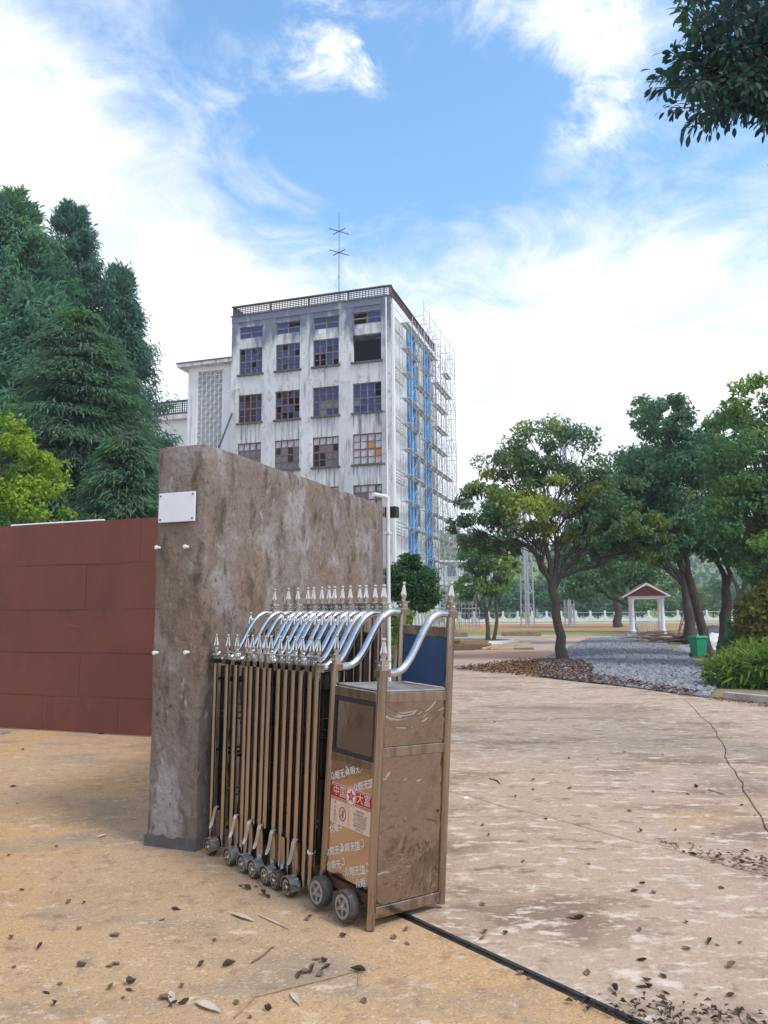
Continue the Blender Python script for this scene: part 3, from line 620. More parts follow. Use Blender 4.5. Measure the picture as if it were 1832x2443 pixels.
# ---- drive cabinet (local x across, y backwards, z up)
CL = .40
cab = empty('drive_cabinet', (0, 0, 0)); LEAN = R(3.1)
cab.matrix_world = Matrix.Translation((A.x - .004, A.y + .0, .006)) @ Matrix.Rotation(LEAN, 4, 'Y') @ RZ
tag(cab, 'brown mirror steel motor cabinet at the head of the folding gate with red label', 'gate cabinet')
for (x, y, h, z0) in ((0, 0, SHORT, .0), (GW, 0, TALL, .035), (0, CL, SHORT, .10), (GW, CL, TALL, .035)):
    o = MB(); post(o, x, y, z0, h - .03, .0235); capbox(o, x, y, h, .031); o.build('corner_post', 'steel', cab)
    child('finial', finial_me, cab, (x, y, h))
child('curved_rail', curve_me, cab); child('curved_rail', curve_me, cab, (0, CL, 0))
# front face (y = 0) panels
def pbox(name, m, x0, x1, y0, y1, z0, z1, bw=.003): return bevel(MB().box(x0, x1, y0, y1, z0, z1).build(name, m, cab), bw)
pbox('top_lid', 'lid_metal', .012, GW - .012, -.004, CL - .006, 1.108, 1.118)
pbox('upper_rail', 'steel', .02, GW - .02, -.012, .010, 1.058, 1.107)
pbox('upper_panel', 'mirror_sheet', .022, GW - .022, -.002, .006, .842, 1.057, .001)
pbox('middle_rail', 'steel', .02, GW - .02, -.010, .010, .792, .841)
pbox('lower_panel', 'mirror_sheet', .022, GW - .022, -.003, .006, .098, .791, .001)
pbox('bottom_rail', 'steel', .02, GW - .02, -.012, .010, .045, .097)
MB().lathe([(.007, -.004), (.007, .004)], 12, 'Z').build('key_hole', 'black_trim', cab, (GW - .045, -.004, .50)).rotation_euler = (R(90), 0, 0)
# left side face (x = 0)
pbox('side_rail', 'steel', -.012, .010, .02, CL - .02, 1.060, 1.107)
sf = MB()
for (y0, y1, z0, z1) in ((.024, CL - .022, 1.032, 1.059), (.024, CL - .022, .766, .784), (.024, .040, .7845, 1.0315), (CL - .04, CL - .022, .7845, 1.0315)): sf.box(-.010, .004, y0, y1, z0, z1)
win = sf.build('window_frame', 'black_trim', cab)
MB().box(-.003, .002, .041, CL - .041, .785, 1.031).build('mirror_pane', 'mirror_flat', win)
pbox('side_rail', 'steel', -.011, .010, .02, CL - .02, .720, .765)
film = pbox('side_panel', 'film_sheet', -.003, .006, .022, CL - .022, .165, .719, .001)
# far side and back
pbox('far_panel', 'mirror_sheet', GW - .004, GW + .004, .022, CL - .022, .165, 1.107, .001)
pbox('back_panel', 'dull_shaded_steel', .022, GW - .022, CL - .005, CL + .004, .165, 1.107, .001)
pbox('blue_panel', 'blue_sheet', GW - .006, GW + .004, .024, CL - .024, 1.122, 1.385, .001)
pbox('panel_rail', 'steel', GW - .012, GW + .012, .02, CL - .02, 1.386, 1.44)
pbox('rear_rail', 'steel', .02, GW - .02, CL - .01, CL + .01, 1.06, 1.106)
# chassis and wheels
pbox('chassis_beam', 'rusty_beam', .010, .055, .025, CL - .02, .092, .140)
pbox('chassis_beam', 'rusty_beam', GW - .055, GW - .01, .03, CL - .02, .092, .140); pbox('chassis_beam', 'rusty_beam', .056, GW - .056, CL * .45, CL * .45 + .05, .095, .138)
for (x, y, rz) in ((-.048, .13, 0), (-.048, CL - .045, 0), (GW + .048, .13, math.pi), (GW + .048, CL - .045, math.pi)):
    lift = .0775 - (x * .779) * math.tan(-LEAN) * 1.0
    w = child('wheel', tyre_l, cab, (x, y, lift), (0, 0, rz)); child('hub', hub_l, w); child('rim', rim_l, w, (0, 0, 0), (random.uniform(0, 6), 0, 0))
    MB().tube([(x, y, lift), (x + (.13 if x < .2 else -.13), y, lift)], .012, 8).build('axle', 'dull_shaded_steel', cab)
    MB().box(x + .045 if x < .2 else x - .062, x + .062 if x < .2 else x - .045, y - .02, y + .02, lift - .02, .10).build('wheel_bracket', 'rusty_beam', cab)
# ---- sticker and film printing on the side panel; text runs towards -y
def text_mesh(txt, size):
    cu = bpy.data.curves.new('t', 'FONT'); cu.body = txt; cu.size = size; cu.extrude = 0; cu.align_x = 'CENTER'; cu.align_y = 'CENTER'; cu.resolution_u = 3
    ob = bpy.data.objects.new('t', cu); col.objects.link(ob); bpy.context.view_layer.update()
    dg = bpy.context.evaluated_depsgraph_get(); me = bpy.data.meshes.new_from_object(ob.evaluated_get(dg)); bpy.data.objects.remove(ob); bpy.data.curves.remove(cu); return me
def on_side(me, name, m, parent, yc, zc, x, rot=0., sx=1., shear=0.):
    me.materials.clear(); me.materials.append(MATS[m])
    co = np.empty(len(me.vertices) * 3, np.float32); me.vertices.foreach_get('co', co); co = co.reshape(-1, 3)
    tx = co[:, 0] * sx + co[:, 1] * shear; ty = co[:, 1]; c, s = math.cos(rot), math.sin(rot); a = tx * c - ty * s; b = tx * s + ty * c
    me.vertices.foreach_set('co', np.stack([np.full(len(a), x), yc - a, zc + b], 1).astype(np.float32).ravel()); me.update(); return put(name, me, parent)
YM = CL / 2
st = bevel(MB().box(-.0048, -.0034, .030, CL - .030, .413, .610).build('warning_sticker', 'sticker_cream', cab), .0003)
MB().box(-.0056, -.0050, .030, CL - .030, .535, .607).build('red_band', 'sticker_red', st)
for z in (.529, .6075): MB().box(-.0056, -.0050, .030, CL - .030, z, z + .0025).build('border_line', 'sticker_pink' if z > .6 else 'sticker_red', st)
for z in (.540, .600): MB().box(-.0062, -.0058, .030, CL - .030, z, z + .0022).build('border_line', 'sticker_pink', st)
for ch, y in (('中', .325), ('国', .268), ('大', .120), ('富', .062)): on_side(text_mesh(ch, .056), 'lettering', 'sticker_pink', st, y, .571, -.0062)
def disc(y, z, r, x, name, m, n=28, sxy=1.): 
    b = MB(); b.add([(x, y - r * sxy * math.cos(2 * math.pi * i / n), z + r * math.sin(2 * math.pi * i / n)) for i in range(n)], [tuple(range(n))]); return b.build(name, m, st)
disc(YM - .005, .571, .048, -.0064, 'emblem_ring', 'sticker_pink', 28, .92); disc(YM - .005, .571, .044, -.0067, 'emblem_ring', 'sticker_red', 28, .92); disc(YM - .005, .571, .040, -.0070, 'emblem_disc', 'sticker_pink', 28, .92)
b_ = MB(); ps = []
for i in range(10): rr = .037 if i % 2 == 0 else .015; a_ = math.pi / 2 + i * math.pi / 5; ps.append((-.0073, YM - .005 - rr * .92 * math.cos(a_), .571 + rr * math.sin(a_)))
b_.add([(-.0073, YM - .005, .571)] + ps, [(0, 1 + i, 1 + (i + 1) % 10) for i in range(10)]).build('emblem_star', 'sticker_red', st)
on_side(text_mesh('大', .024), 'lettering', 'sticker_pink', st, YM - .005, .570, -.0076)
MB().box(-.0055, -.0050, YM + .008, YM + .0095, .418, .526).build('divider', 'sticker_red', st)
n = 24; rv = []; 
for rr in (.026, .031): rv += [(-.0055, .262 - rr * math.cos(2 * math.pi * i / n), .470 + rr * 1.1 * math.sin(2 * math.pi * i / n)) for i in range(n)]
pg = MB().add(rv, [(i, (i + 1) % n, n + (i + 1) % n, n + i) for i in range(n)])
pg.add([(-.0057, .262 + .020, .470 - .022 + .003), (-.0057, .262 - .022, .470 + .020), (-.0057, .262 - .019, .470 + .023), (-.0057, .262 + .023, .470 - .019 + .003)], [(0, 1, 2, 3)]); pg.build('prohibition_ring', 'sticker_red', st)
pg = MB().add([(-.0054, .262 + y, .470 + z) for y, z in ((.004, .021), (-.004, .020), (-.006, .006), (-.010, -.008), (-.004, -.020), (.003, -.021), (.006, -.004), (.007, .010))], [tuple(range(8))]); pg.build('walking_figure', 'ink', st)
pg = MB().add([(-.0055, .338, .512), (-.0055, .322, .512), (-.0055, .330, .526)], [(0, 1, 2)]); pg.build('warning_triangle', 'ink', st)
for ch, z in (('注', .492), ('意', .470), ('安', .450), ('全', .430)): on_side(text_mesh(ch, .020), 'lettering', 'sticker_red' if z < .46 else 'ink', st, .330, z, -.0055)
on_side(text_mesh('使用须知', .016), 'lettering', 'ink', st, .115, .508, -.0055)
for k, s in enumerate(('请勿攀爬伸缩门注意', '行人车辆请勿靠近', '运行中严禁穿越通过', '小孩请勿玩耍停留', '遇故障请及时断电')): on_side(text_mesh(s, .0125), 'lettering', 'ink', st, .115, .492 - k * .0135, -.0055)
on_side(text_mesh('中国大富门业', .011), 'lettering', 'ink', st, .115, .424, -.0055)
def flourish(y, z, s):
    b = MB()
    for k, a in enumerate((.3, .9, 1.5, 2.2)):
        ca, sa = math.cos(a), math.sin(a); b.add([(-.0046, y - (ca * .3 - sa * .12) * s, z + (sa * .3 + ca * .12) * s), (-.0046, y - ca * s, z + sa * s), (-.0046, y - (ca * .3 + sa * .12) * s, z + (sa * .3 - ca * .12) * s)], [(0, 1, 2)])
    for k in range(7):
        a0 = -2.2 + k * .42; a1 = a0 + .42
        b.add([(-.0046, y - s * .9 * math.cos(q) * rr, z - s * .6 + s * .9 * math.sin(q) * rr) for q, rr in ((a0, 1), (a1, 1), (a1, .74), (a0, .74))], [(0, 1, 2, 3)])
    return b.build('film_print', 'film_white', film)
for (y, z, w) in ((.33, .382, 2), (.185, .325, 4), (.335, .268, 3), (.135, .225, 4), (.315, .205, 3), (.085, .182, 2), (.325, .650, 3), (.195, .695, 3), (.10, .640, 4)):
    me = text_mesh('众眼无国'[:w], .044); o = on_side(me, 'film_print', 'film_white', film, y, z, -.0044, R(19))
    if z not in (.182,): flourish(y - .022 * w - .01, z + .030 + .006 * w, .018)

# ================================================================== litter on the paving
def curled_leaf(L_, W_, curl, fold_):
    b = MB(); n = 5; vs = []
    for i in range(n + 1):
        t = i / n; w = W_ * math.sin(math.pi * min(.96, max(.05, t)) ** .8) * .5; z = curl * L_ * (4 * (t - .5) ** 2) + .003
        vs += [(L_ * (t - .5), -w, z + fold_ * w), (L_ * (t - .5), 0, z), (L_ * (t - .5), w, z + fold_ * w * 1.3)]
    fs = []
    for i in range(n):
        for j in range(2): fs.append((i * 3 + j, i * 3 + j + 1, i * 3 + 4 + j, i * 3 + 3 + j))
    return b.add(vs, fs, True)
lm = [curled_leaf(.060, .032, .16, .9).mesh('dry_leaf', 'dry_leaf'), curled_leaf(.052, .034, .28, 1.3).mesh('dry_leaf', 'dry_leaf_dark'), curled_leaf(.068, .026, .10, 1.5).mesh('dry_leaf', 'dry_leaf_dark'), curled_leaf(.045, .028, .22, .8).mesh('dry_leaf', 'dry_leaf')]
spots = [(163, 2154), (203, 2156), (420, 2172), (388, 2196), (513, 2243), (480, 2305), (548, 2306), (275, 2302), (262, 2307), (312, 2350), (310, 2364), (295, 2382), (265, 2360), (130, 2400), (110, 2370), (145, 2350), (395, 2385), (440, 2398), (413, 2400), (435, 2355), (565, 2393), (640, 2414), (740, 2188), (735, 2195), (755, 2290), (775, 2298), (745, 2318), (760, 2330), (730, 2322), (770, 2315), (715, 2330), (748, 2305), (765, 2325), (780, 2310), (855, 2318), (938, 2238), (966, 2220), (820, 2236), (95, 2262), (35, 2308), (190, 2217), (52, 2124), (590, 2120), (612, 2117), (575, 2114), (630, 2135), (640, 2140), (22, 2042), (135, 2020), (580, 2050),
         (1150, 1970), (1155, 2228), (1366, 2190), (1380, 2195), (1356, 1810), (1404, 2062), (1557, 2132), (1630, 2035), (1650, 2040), (1240, 2325), (1262, 2335), (1545, 2355), (1690, 2250), (1710, 2256), (1742, 2308), (1466, 2365), (1585, 2370), (1660, 2375), (1400, 2322), (1740, 2377), (1580, 2330), (1635, 2265), (1765, 2250), (1720, 2120), (1780, 2030), (1425, 1812), (1640, 1897), (1660, 1880), (1580, 1802), (1446, 1850), (1500, 1935), (1770, 2060), (1300, 1955), (1700, 1990), (1556, 1890), (1270, 1885)]
for i in range(50):
    x = random.uniform(0, 1832); y = random.uniform(1690, 2440)
    if (330 < x < 1090 and y < 2230) or (x < 350 and y < 1770): continue
    spots.append((x, y))
for i, (x, y) in enumerate(spots):
    p = G(x, y); o = put('dry_leaf', lm[i % 4], None, (p.x, p.y, .001), (random.uniform(-.25, .25), random.uniform(-.2, .2), random.uniform(0, 6.28)))
    s = random.uniform(.5, 1.0); o.scale = (s, s * random.uniform(.7, 1.3), s * random.uniform(.35, 1.1)); tag(o, 'small curled brown dry leaf lying on the dusty concrete paving', 'leaf', 'dry leaves scattered on the paving')
def stick(name, pts, rad, m, label, cat):
    pts3 = []
    for (x, y) in pts: p = G(x, y); pts3.append(Vector((p.x, p.y, rad * 1.05)))
    o0 = pts3[0]; o = MB().tube([p - o0 for p in pts3], [rad * .7] + [rad] * (len(pts) - 2) + [rad * .45], 6).build(name, m, None, tuple(o0)); tag(o, label, cat)
def flat_straw(x0, y0, x1, y1, w, label):
    a, b = G(x0, y0), G(x1, y1); d = b - a; l = d.length; me = curled_leaf(l, w, .03, .5).mesh('straw', 'dry_straw'); o = put('bamboo_sheath', me, None, ((a.x + b.x) / 2, (a.y + b.y) / 2, .002), (0, 0, math.atan2(d.y, d.x))); tag(o, label, 'bamboo sheath')
flat_straw(553, 2182, 610, 2202, .030, 'pale dry bamboo sheath lying straight below the row of gate wheels')
flat_straw(468, 2395, 528, 2420, .040, 'broad pale bamboo sheath at the bottom edge among dark leaves')
flat_straw(695, 2372, 717, 2402, .024, 'short pale bamboo sheath beside the long thin stalk')
flat_straw(408, 2370, 414, 2405, .028, 'stubby pale sheath scrap standing out in the lower left leaves')
flat_straw(236, 2000, 256, 1992, .026, 'single pale straw on the orange dirt left of the pier foot')
stick('dry_stalk', [(560, 2430), (610, 2380), (700, 2357), (780, 2338), (862, 2315)], .004, 'timber', 'long thin dry stalk lying across the dirt in front of the cabinet', 'stalk')
stick('dry_stalk', [(858, 2320), (855, 2352)], .004, 'timber', 'short upright looking stalk end joined to the dark leaf below the cabinet', 'stalk')
stick('dry_stalk', [(618, 2185), (650, 2200), (690, 2218)], .006, 'dry_straw', 'pale slender stick lying between the gate wheels and the leaf pile', 'stalk')
stick('dry_stalk', [(601, 2300), (625, 2285), (655, 2260)], .005, 'timber_dark', 'short brown twig slanting up to the right in the foreground dirt', 'stalk')
stick('dry_stalk', [(622, 2108), (634, 2136)], .008, 'timber', 'stub of tan stick leaning on leaves by the front gate wheels', 'stalk')
stick('dry_stalk', [(1165, 1858), (1185, 1864), (1192, 1872)], .006, 'timber_dark', 'dark curved twig on the paving right of the cabinet', 'stalk')
stick('dry_stalk', [(1688, 1885), (1728, 1898)], .007, 'timber', 'thin straight twig on the pale paving near the right joint', 'stalk')
p = G(1100, 1907); o = rough_block(.07, .045, .018, 4, 3, 2, .012, 5).build('paper_scrap', 'paper', None, (p.x, p.y, .002)); tag(o, 'crumpled white paper scrap lying on the paving right of the cabinet', 'paper')

# ================================================================== the tall building
UL = Vector((-.953, .303)); UR = Vector((.303, .953)); B0 = Vector((.549, 54.0)); BTOP = 25.54; BW, BD = 12.94, 13.5
BANG = math.atan2(UL.y, UL.x)
bld = empty('office_building', (B0.x, B0.y, 0), BANG)        # local x: along the left facade (to the left); y: outwards (towards us); -y: back
tag(bld, 'abandoned grey white six storey office block with broken windows and rooftop lattice', 'building')
Yo = 1.0 if (Matrix.Rotation(BANG, 3, 'Z') @ Vector((0, 1, 0))).y < 0 else -1.0     # sign of outward normal of the left facade
cols = [(.67, 2.89), (3.98, 6.07), (7.13, 9.16), (10.28, 12.28)]
wrows = [(.90, 3.12), (4.72, 6.94), (8.55, 10.72), (12.22, 14.48), (16.07, 18.29), (19.90, 21.99), (22.79, 23.73)]
T = .32
def bbox(name, m, x0, x1, d0, d1, z0, z1, parent=bld):       # d: depth measured outwards from the facade plane
    a, b = sorted((d0 * Yo, d1 * Yo)); return MB().box(x0, x1, a, b, z0, z1).build(name, m, parent)
# facade: piers (proud) and spandrels, real openings
xs = [0] + [x for c_ in cols for x in c_] + [BW]
for i in range(0, len(xs), 2):
    bbox('pier', 'facade_grey', xs[i], xs[i + 1], -T, .0, 0, 24.15)
zs = [0] + [z for r_ in wrows for z in r_] + [24.15]
for (x0, x1) in cols:
    for i in range(0, len(zs), 2):
        under = 0 < i < len(zs) - 1 and zs[i + 1] - zs[i] > 1.2
        bbox('spandrel', 'facade_stain' if i < 10 else 'facade_grey', x0, x1, -T, -.045, zs[i], zs[i + 1])
bbox('soot_band', 'facade_grey', -.03, BW + .02, -T, .03, 24.15, 24.67)
bbox('cornice', 'dark_coping', -.12, BW + .1, -T, .10, 24.672, 24.74)
# a near-black core paints the room shade seen through the openings
bbox('core', 'shaded_interior', .4, BW - .4, -BD + .4, -2.6, 0, 24.0)
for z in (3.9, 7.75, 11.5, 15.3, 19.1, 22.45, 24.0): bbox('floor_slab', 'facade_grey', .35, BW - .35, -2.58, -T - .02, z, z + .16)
# windows
wood_me = {}
def window_mesh(w, h, nc, nr):
    b = MB(); f = .07
    b.box(0, w, -.05, .05, 0, f); b.box(0, w, -.05, .05, h - f, h); b.box(0, f, -.05, .05, f, h - f); b.box(w - f, w, -.05, .05, f, h - f)
    for i in range(1, nc):
        x = w * i / nc; t = .05 if i == nc // 2 else .036; b.box(x - t, x + t, -.045, .045, f, h - f)
    for j in range(1, nr):
        z = h * j / nr; t = .055 if j == nr // 2 else .02
        for i in range(nc): b.box(max(f, w * i / nc + .05), min(w - f, w * (i + 1) / nc - .05), -.035, .035, z - t, z + t)
    return b
pane_cache = {}
def pane_me(w, h, m):
    k = (round(w, 2), round(h, 2), m)
    if k not in pane_cache: pane_cache[k] = MB().box(0, w, -.006, .006, 0, h).mesh('pane', m)
    return pane_cache[k]
for ri, (z0, z1) in enumerate(wrows):
    for ci, (x0, x1) in enumerate(cols):
        if ri < 2 or (ri == 2 and ci > 1): continue
        clere = ri == 6; w, h = x1 - x0, z1 - z0
        if not clere: bbox('sill', 'dark_coping', x0 - .14, x1 + .10, -.02, .13, z0 - .13, z0 - .005)
        if ri == 5 and ci == 0: continue                     # the burnt-out opening
        nc, nr = (2, 2) if clere else (4, 4)
        wm = 'window_wood' if ri in (2, 3, 4) else 'window_wood_old'
        if ri == 4 and ci in (0,): wm = 'window_wood_old'
        wo = window_mesh(w, h, nc, nr).build('window', wm, bld, (x0, -.17 * Yo, z0))
        for i in range(nc):
            for j in range(nr):
                r_ = random.random()
                if ri >= 5: pm = 'pane_blue' if r_ < .8 else ('pane_dark' if r_ < .9 else None)
                elif ri == 4: pm = ('pane_blue' if r_ < .75 else 'pane_grey') if ci in (0, 1) else ('pane_dark' if r_ < .6 else ('pane_blue' if r_ < .8 else None))
                elif ri == 3: pm = 'curtain' if (j == 3 or ci == 0) else ('pane_dark' if r_ < .35 else 'pane_grey')
                else: pm = 'curtain' if r_ < .75 else 'pane_grey'
                if ri == 3 and ci == 0 and (i, j) in ((1, 2), (0, 1)): pm = 'pane_board'
                if ri == 4 and ci == 0 and i == 0 and j > 1: pm = None
                if ri == 5 and ci == 1 and j < 2 and i > 1: pm = None
                if pm is None: continue
                pw, ph = w / nc - .09, h / nr - .06
                p_ = put('pane', pane_me(pw, ph, pm), wo, (w * i / nc + .045, 0, h * j / nr + .03))
                if random.random() < .10 and not clere: p_.rotation_euler = (0, 0, random.uniform(-.25, .25)); p_.location.y = -.03 * Yo
# white downpipe near the corner, cable
MB().tube([(.34, .06 * Yo, 0), (.34, .06 * Yo, 24.6)], .055, 8).build('downpipe', 'facade_white', bld)
MB().tube([(12.75, .08 * Yo, 16.9), (13.0, .3 * Yo, 15.9), (13.9, .4 * Yo, 13.6)], .07, 6).build('loose_pipe', 'dark_coping', bld)
MB().tube([(12.1, .05 * Yo, 18.9), (12.75, .25 * Yo, 18.7), (13.05, .2 * Yo, 18.5)], .05, 6).build('loose_cable', 'facade_white', bld)
# right facade and the other walls (walls at local x = 0 side, depth inwards)
bbox('right_wall', 'facade_white', -.02, .34, -BD, -T - .002, 0, 24.15)
bbox('right_band', 'facade_white', -.05, .30, -BD, -T - .002, 24.152, 24.67)
bbox('far_wall', 'facade_grey', BW - .34, BW - .001, -BD, -T - .002, 0, 24.65)
bbox('back_wall', 'facade_grey', .36, BW - .36, -BD, -BD + .3, 0, 24.65)
bbox('roof_slab', 'dark_coping', .31, BW - .35, -BD + .31, -T - .003, 24.3, 24.66)
# roof lattice: four bays in front, returns on the sides
def grille(w, h, nx, nz, t, d):
    b = MB(); f = .045
    for k in range(nz + 1): z = h * k / nz; b.box(0, w, -d, d, max(0, z - f / 2), min(h, z + f / 2))
    for i in range(nx + 1):
        x = w * i / nx
        for k in range(nz): b.box(max(0, x - f / 2), min(w, x + f / 2), -d * .98, d * .98, h * k / nz + f / 2, h * (k + 1) / nz - f / 2)
    return b
gz0, gh = 24.742, .72
gw = (BW - .3) / 4
g_me = grille(gw - .16, gh, 13, 5, .05, .03).mesh('lattice_panel', 'dark_lattice')
for i in range(4): put('lattice_panel', g_me, bld, (.2 + i * (gw + .01) + .08, -.12 * Yo, gz0))
for i in range(5): bbox('lattice_post', 'red_lattice' if i else 'dark_lattice', .02 + i * (BW - .16) / 4, .14 + i * (BW - .16) / 4 if i else .16, -.20, -.04, gz0, gz0 + gh)
bbox('coping', 'dark_coping', -.08, BW + .06, -.26, .03, gz0 + gh + .002, gz0 + gh + .08)
g2 = grille(BD / 4 - .2, gh, 14, 5, .05, .06).mesh('lattice_panel', 'red_lattice')
for i in range(4):
    o = put('lattice_panel', g2, bld, (.10, -(.35 + i * (BD - .3) / 4 + (BD / 4 - .2 if Yo > 0 else 0)) * Yo, gz0), (0, 0, R(90)))
for i in range(5): bbox('lattice_post', 'red_lattice', .02, .18, -.28 - i * (BD - .5) / 4 - .16, -.28 - i * (BD - .5) / 4, gz0, gz0 + gh)
bbox('coping', 'red_lattice', -.03, .24, -BD, -.28, gz0 + gh + .002, gz0 + gh + .07); bbox('parapet_base', 'red_lattice', .004, .20, -BD, -.5, 24.674, 24.735)
g3 = g2
for i in range(4): put('lattice_panel', g3, bld, (BW - .10, -(.35 + i * (BD - .3) / 4 + (BD / 4 - .2 if Yo > 0 else 0)) * Yo, gz0), (0, 0, R(90)))
bbox('coping', 'dark_coping', BW - .22, BW + .05, -BD, -.28, gz0 + gh + .002, gz0 + gh + .07)
# blue pilasters, white pilasters and wave balustrades on the right facade
def rbox(name, m, r0, r1, p0, p1, z0, z1):     # r along the right facade, p proud of it
    return bbox(name, m, -.02 - p1, -.02 - p0, -r1, -r0, z0, z1)
for (r0_, r1_, p) in ((3.65, 4.2, .50), (4.45, 5.0, .50), (8.5, 9.05, .46), (9.3, 9.85, .46)): rbox('blue_pilaster', 'blue_paint', r0_, r1_, .001, p, 2.6, 23.6)
for r_ in (.05, 3.2, 5.2, 8.1, 10.1, 13.0): rbox('white_pilaster', 'facade_white', r_, r_ + .35, .001, .16, 0, 24.1)
wv = MB(); n = 20
def wave_panel(L_):
    b = MB(); h = 1.0
    b.box(-.08, .0, 0, L_, 0, .07); b.box(-.08, .0, 0, L_, h - .07, h); b.box(-.08, .0, 0, .07, .07, h - .07); b.box(-.08, .0, L_ - .07, L_, .07, h - .07)
    for row in range(3):
        k = 12; pts = [(.07 + (L_ - .14) * i / k, .24 + row * .22 + (.07 if i % 2 else -.07)) for i in range(k + 1)]
        for i in range(k):
            (y0, z0), (y1, z1) = pts[i], pts[i + 1]
            b.add([(x, y, z + dz) for x in (-.07, -.01) for (y, z) in ((y0, z0), (y1, z1)) for dz in (-.035, .035)], [(0, 2, 3, 1), (4, 5, 7, 6), (0, 4, 6, 2), (1, 3, 7, 5), (0, 1, 5, 4), (2, 6, 7, 3)])
    return b
for (ra, rb) in ((.45, 3.15), (5.6, 8.05), (10.5, 12.95)):
    me = wave_panel(rb - ra).mesh('wave_balustrade', 'facade_white')
    for z in (3.3, 7.15, 10.98, 14.8, 18.63, 22.42):
        put('wave_balustrade', me, bld, (-.03, (-rb if Yo > 0 else ra), z))
    for z in (4.5, 8.35, 12.2, 16.0, 19.85): rbox('stair_window', 'pane_grey', ra + .5, rb - .5, .001, .012, z, z + 1.7) if ra > 4 else None
# ---- scaffold
scf = empty('scaffold', tuple((Matrix.Translation((B0.x, B0.y, 0)) @ Matrix.Rotation(BANG, 4, 'Z')) @ Vector((-.02, 0, 0))), BANG)
tag(scf, 'tall galvanised tube scaffold standing against the white side of the office block', 'scaffold')
LIFT = 1.9; NL = 13; BAY = 1.83; RS = [.75 + BAY * k for k in range(9)]; P0, P1 = .42, 1.35
fr = MB(); tr_ = .028
for p in (P0, P1): fr.tube([(-p, 0, 0), (-p, 0, LIFT)], tr_, 5)
fr.tube([(-P0, 0, LIFT - .03), (-P1, 0, LIFT - .03)], tr_, 5); fr.tube([(-P0 - .22, 0, .35), (-P0 - .22, 0, 1.45), (-P0, 0, 1.55)], .02, 5); fr.tube([(-P1 + .22, 0, .35), (-P1 + .22, 0, 1.45), (-P1, 0, 1.55)], .02, 5); fr.tube([(-P0, 0, .36), (-P0 - .22, 0, .35)], .02, 5); fr.tube([(-P1, 0, .36), (-P1 + .22, 0, .35)], .02, 5)
fr_me = fr.mesh('frame', 'scaffold_tube')
br = MB(); br.tube([(-P1 - .03, 0, .2), (-P1 - .03, -BAY * Yo, LIFT - .2)], .018, 5); br.tube([(-P1 - .05, 0, LIFT - .2), (-P1 - .05, -BAY * Yo, .2)], .018, 5); br_me = br.mesh('cross_brace', 'scaffold_tube')
dk = MB()
for j in range(2): x = -P1 + .30 + j * .30; dk.box(x, x + .25, min(0, -BAY * Yo), max(0, -BAY * Yo), LIFT - .0, LIFT + .03)
dk.tube([(-P1, 0, LIFT + .05), (-P1, -BAY * Yo, LIFT + .05)], .02, 5); dk_me = dk.mesh('platform', 'scaffold_deck')
for l in range(NL):
    for k, r_ in enumerate(RS):
        if l == NL - 1 and k in (0, 1): continue
        child('frame', fr_me, scf, (0, -r_ * Yo, l * LIFT))
        if k < 8:
            if random.random() < .85: child('cross_brace', br_me, scf, (0, -r_ * Yo, l * LIFT))
            if l < NL - 1 and (l % 1 == 0) and random.random() < .9: child('platform', dk_me, scf, (0, -r_ * Yo, l * LIFT))
for k in (2, 3, 4, 5, 6, 7, 8): MB().tube([(-P1, -RS[k] * Yo, NL * LIFT), (-P1, -RS[k] * Yo, NL * LIFT + 1.2)], .026, 5).build('guard_post', 'scaffold_tube', scf)
MB().tube([(-P1, -RS[2] * Yo, NL * LIFT + .6), (-P1, -RS[8] * Yo, NL * LIFT + .6)], .02, 5).build('guard_rail', 'scaffold_tube', scf)
# small outrigger scaffold at the foot of the far corner
s2 = empty('scaffold_tower', tuple((Matrix.Translation((B0.x, B0.y, 0)) @ Matrix.Rotation(BANG, 4, 'Z')) @ Vector((-1.6, -13.2 * Yo, 0))), BANG)
tag(s2, 'low scaffold tower standing out from the far foot of the tall scaffold', 'scaffold')
for l in range(4):
    for k in range(3): child('frame', fr_me, s2, (0, -k * 1.6 * Yo, l * LIFT))
    for k in range(2): child('cross_brace', br_me, s2, (0, -k * 1.6 * Yo, l * LIFT)); child('platform', dk_me, s2, (0, -k * 1.6 * Yo, l * LIFT))
# ---- rooftop antenna
ap = AT(810, 690, 60); an = empty('roof_antenna', (ap.x, 60, 24.66)); tag(an, 'thin mast with two crossed aerial arrays on the flat roof', 'antenna')
MB().tube([(0, 0, 0), (0, 0, 9.9)], [.05, .03], 6).build('mast', 'antenna_metal', an)
for z in (8.2, 6.35):
    for a_ in (0.35, -0.9):
        MB().tube([(-1.0 * math.cos(a_) * .85, -math.sin(a_) * .9, z + .1), (1.0 * math.cos(a_) * .85, math.sin(a_) * .9, z - .1)], .045, 5).build('aerial_rod', 'antenna_metal', an)
for a_ in (0, 2.1, 4.2): MB().tube([(0, 0, 4.5), (2.2 * math.cos(a_), 2.2 * math.sin(a_), 0.02)], .008, 4).build('guy_wire', 'antenna_metal', an)
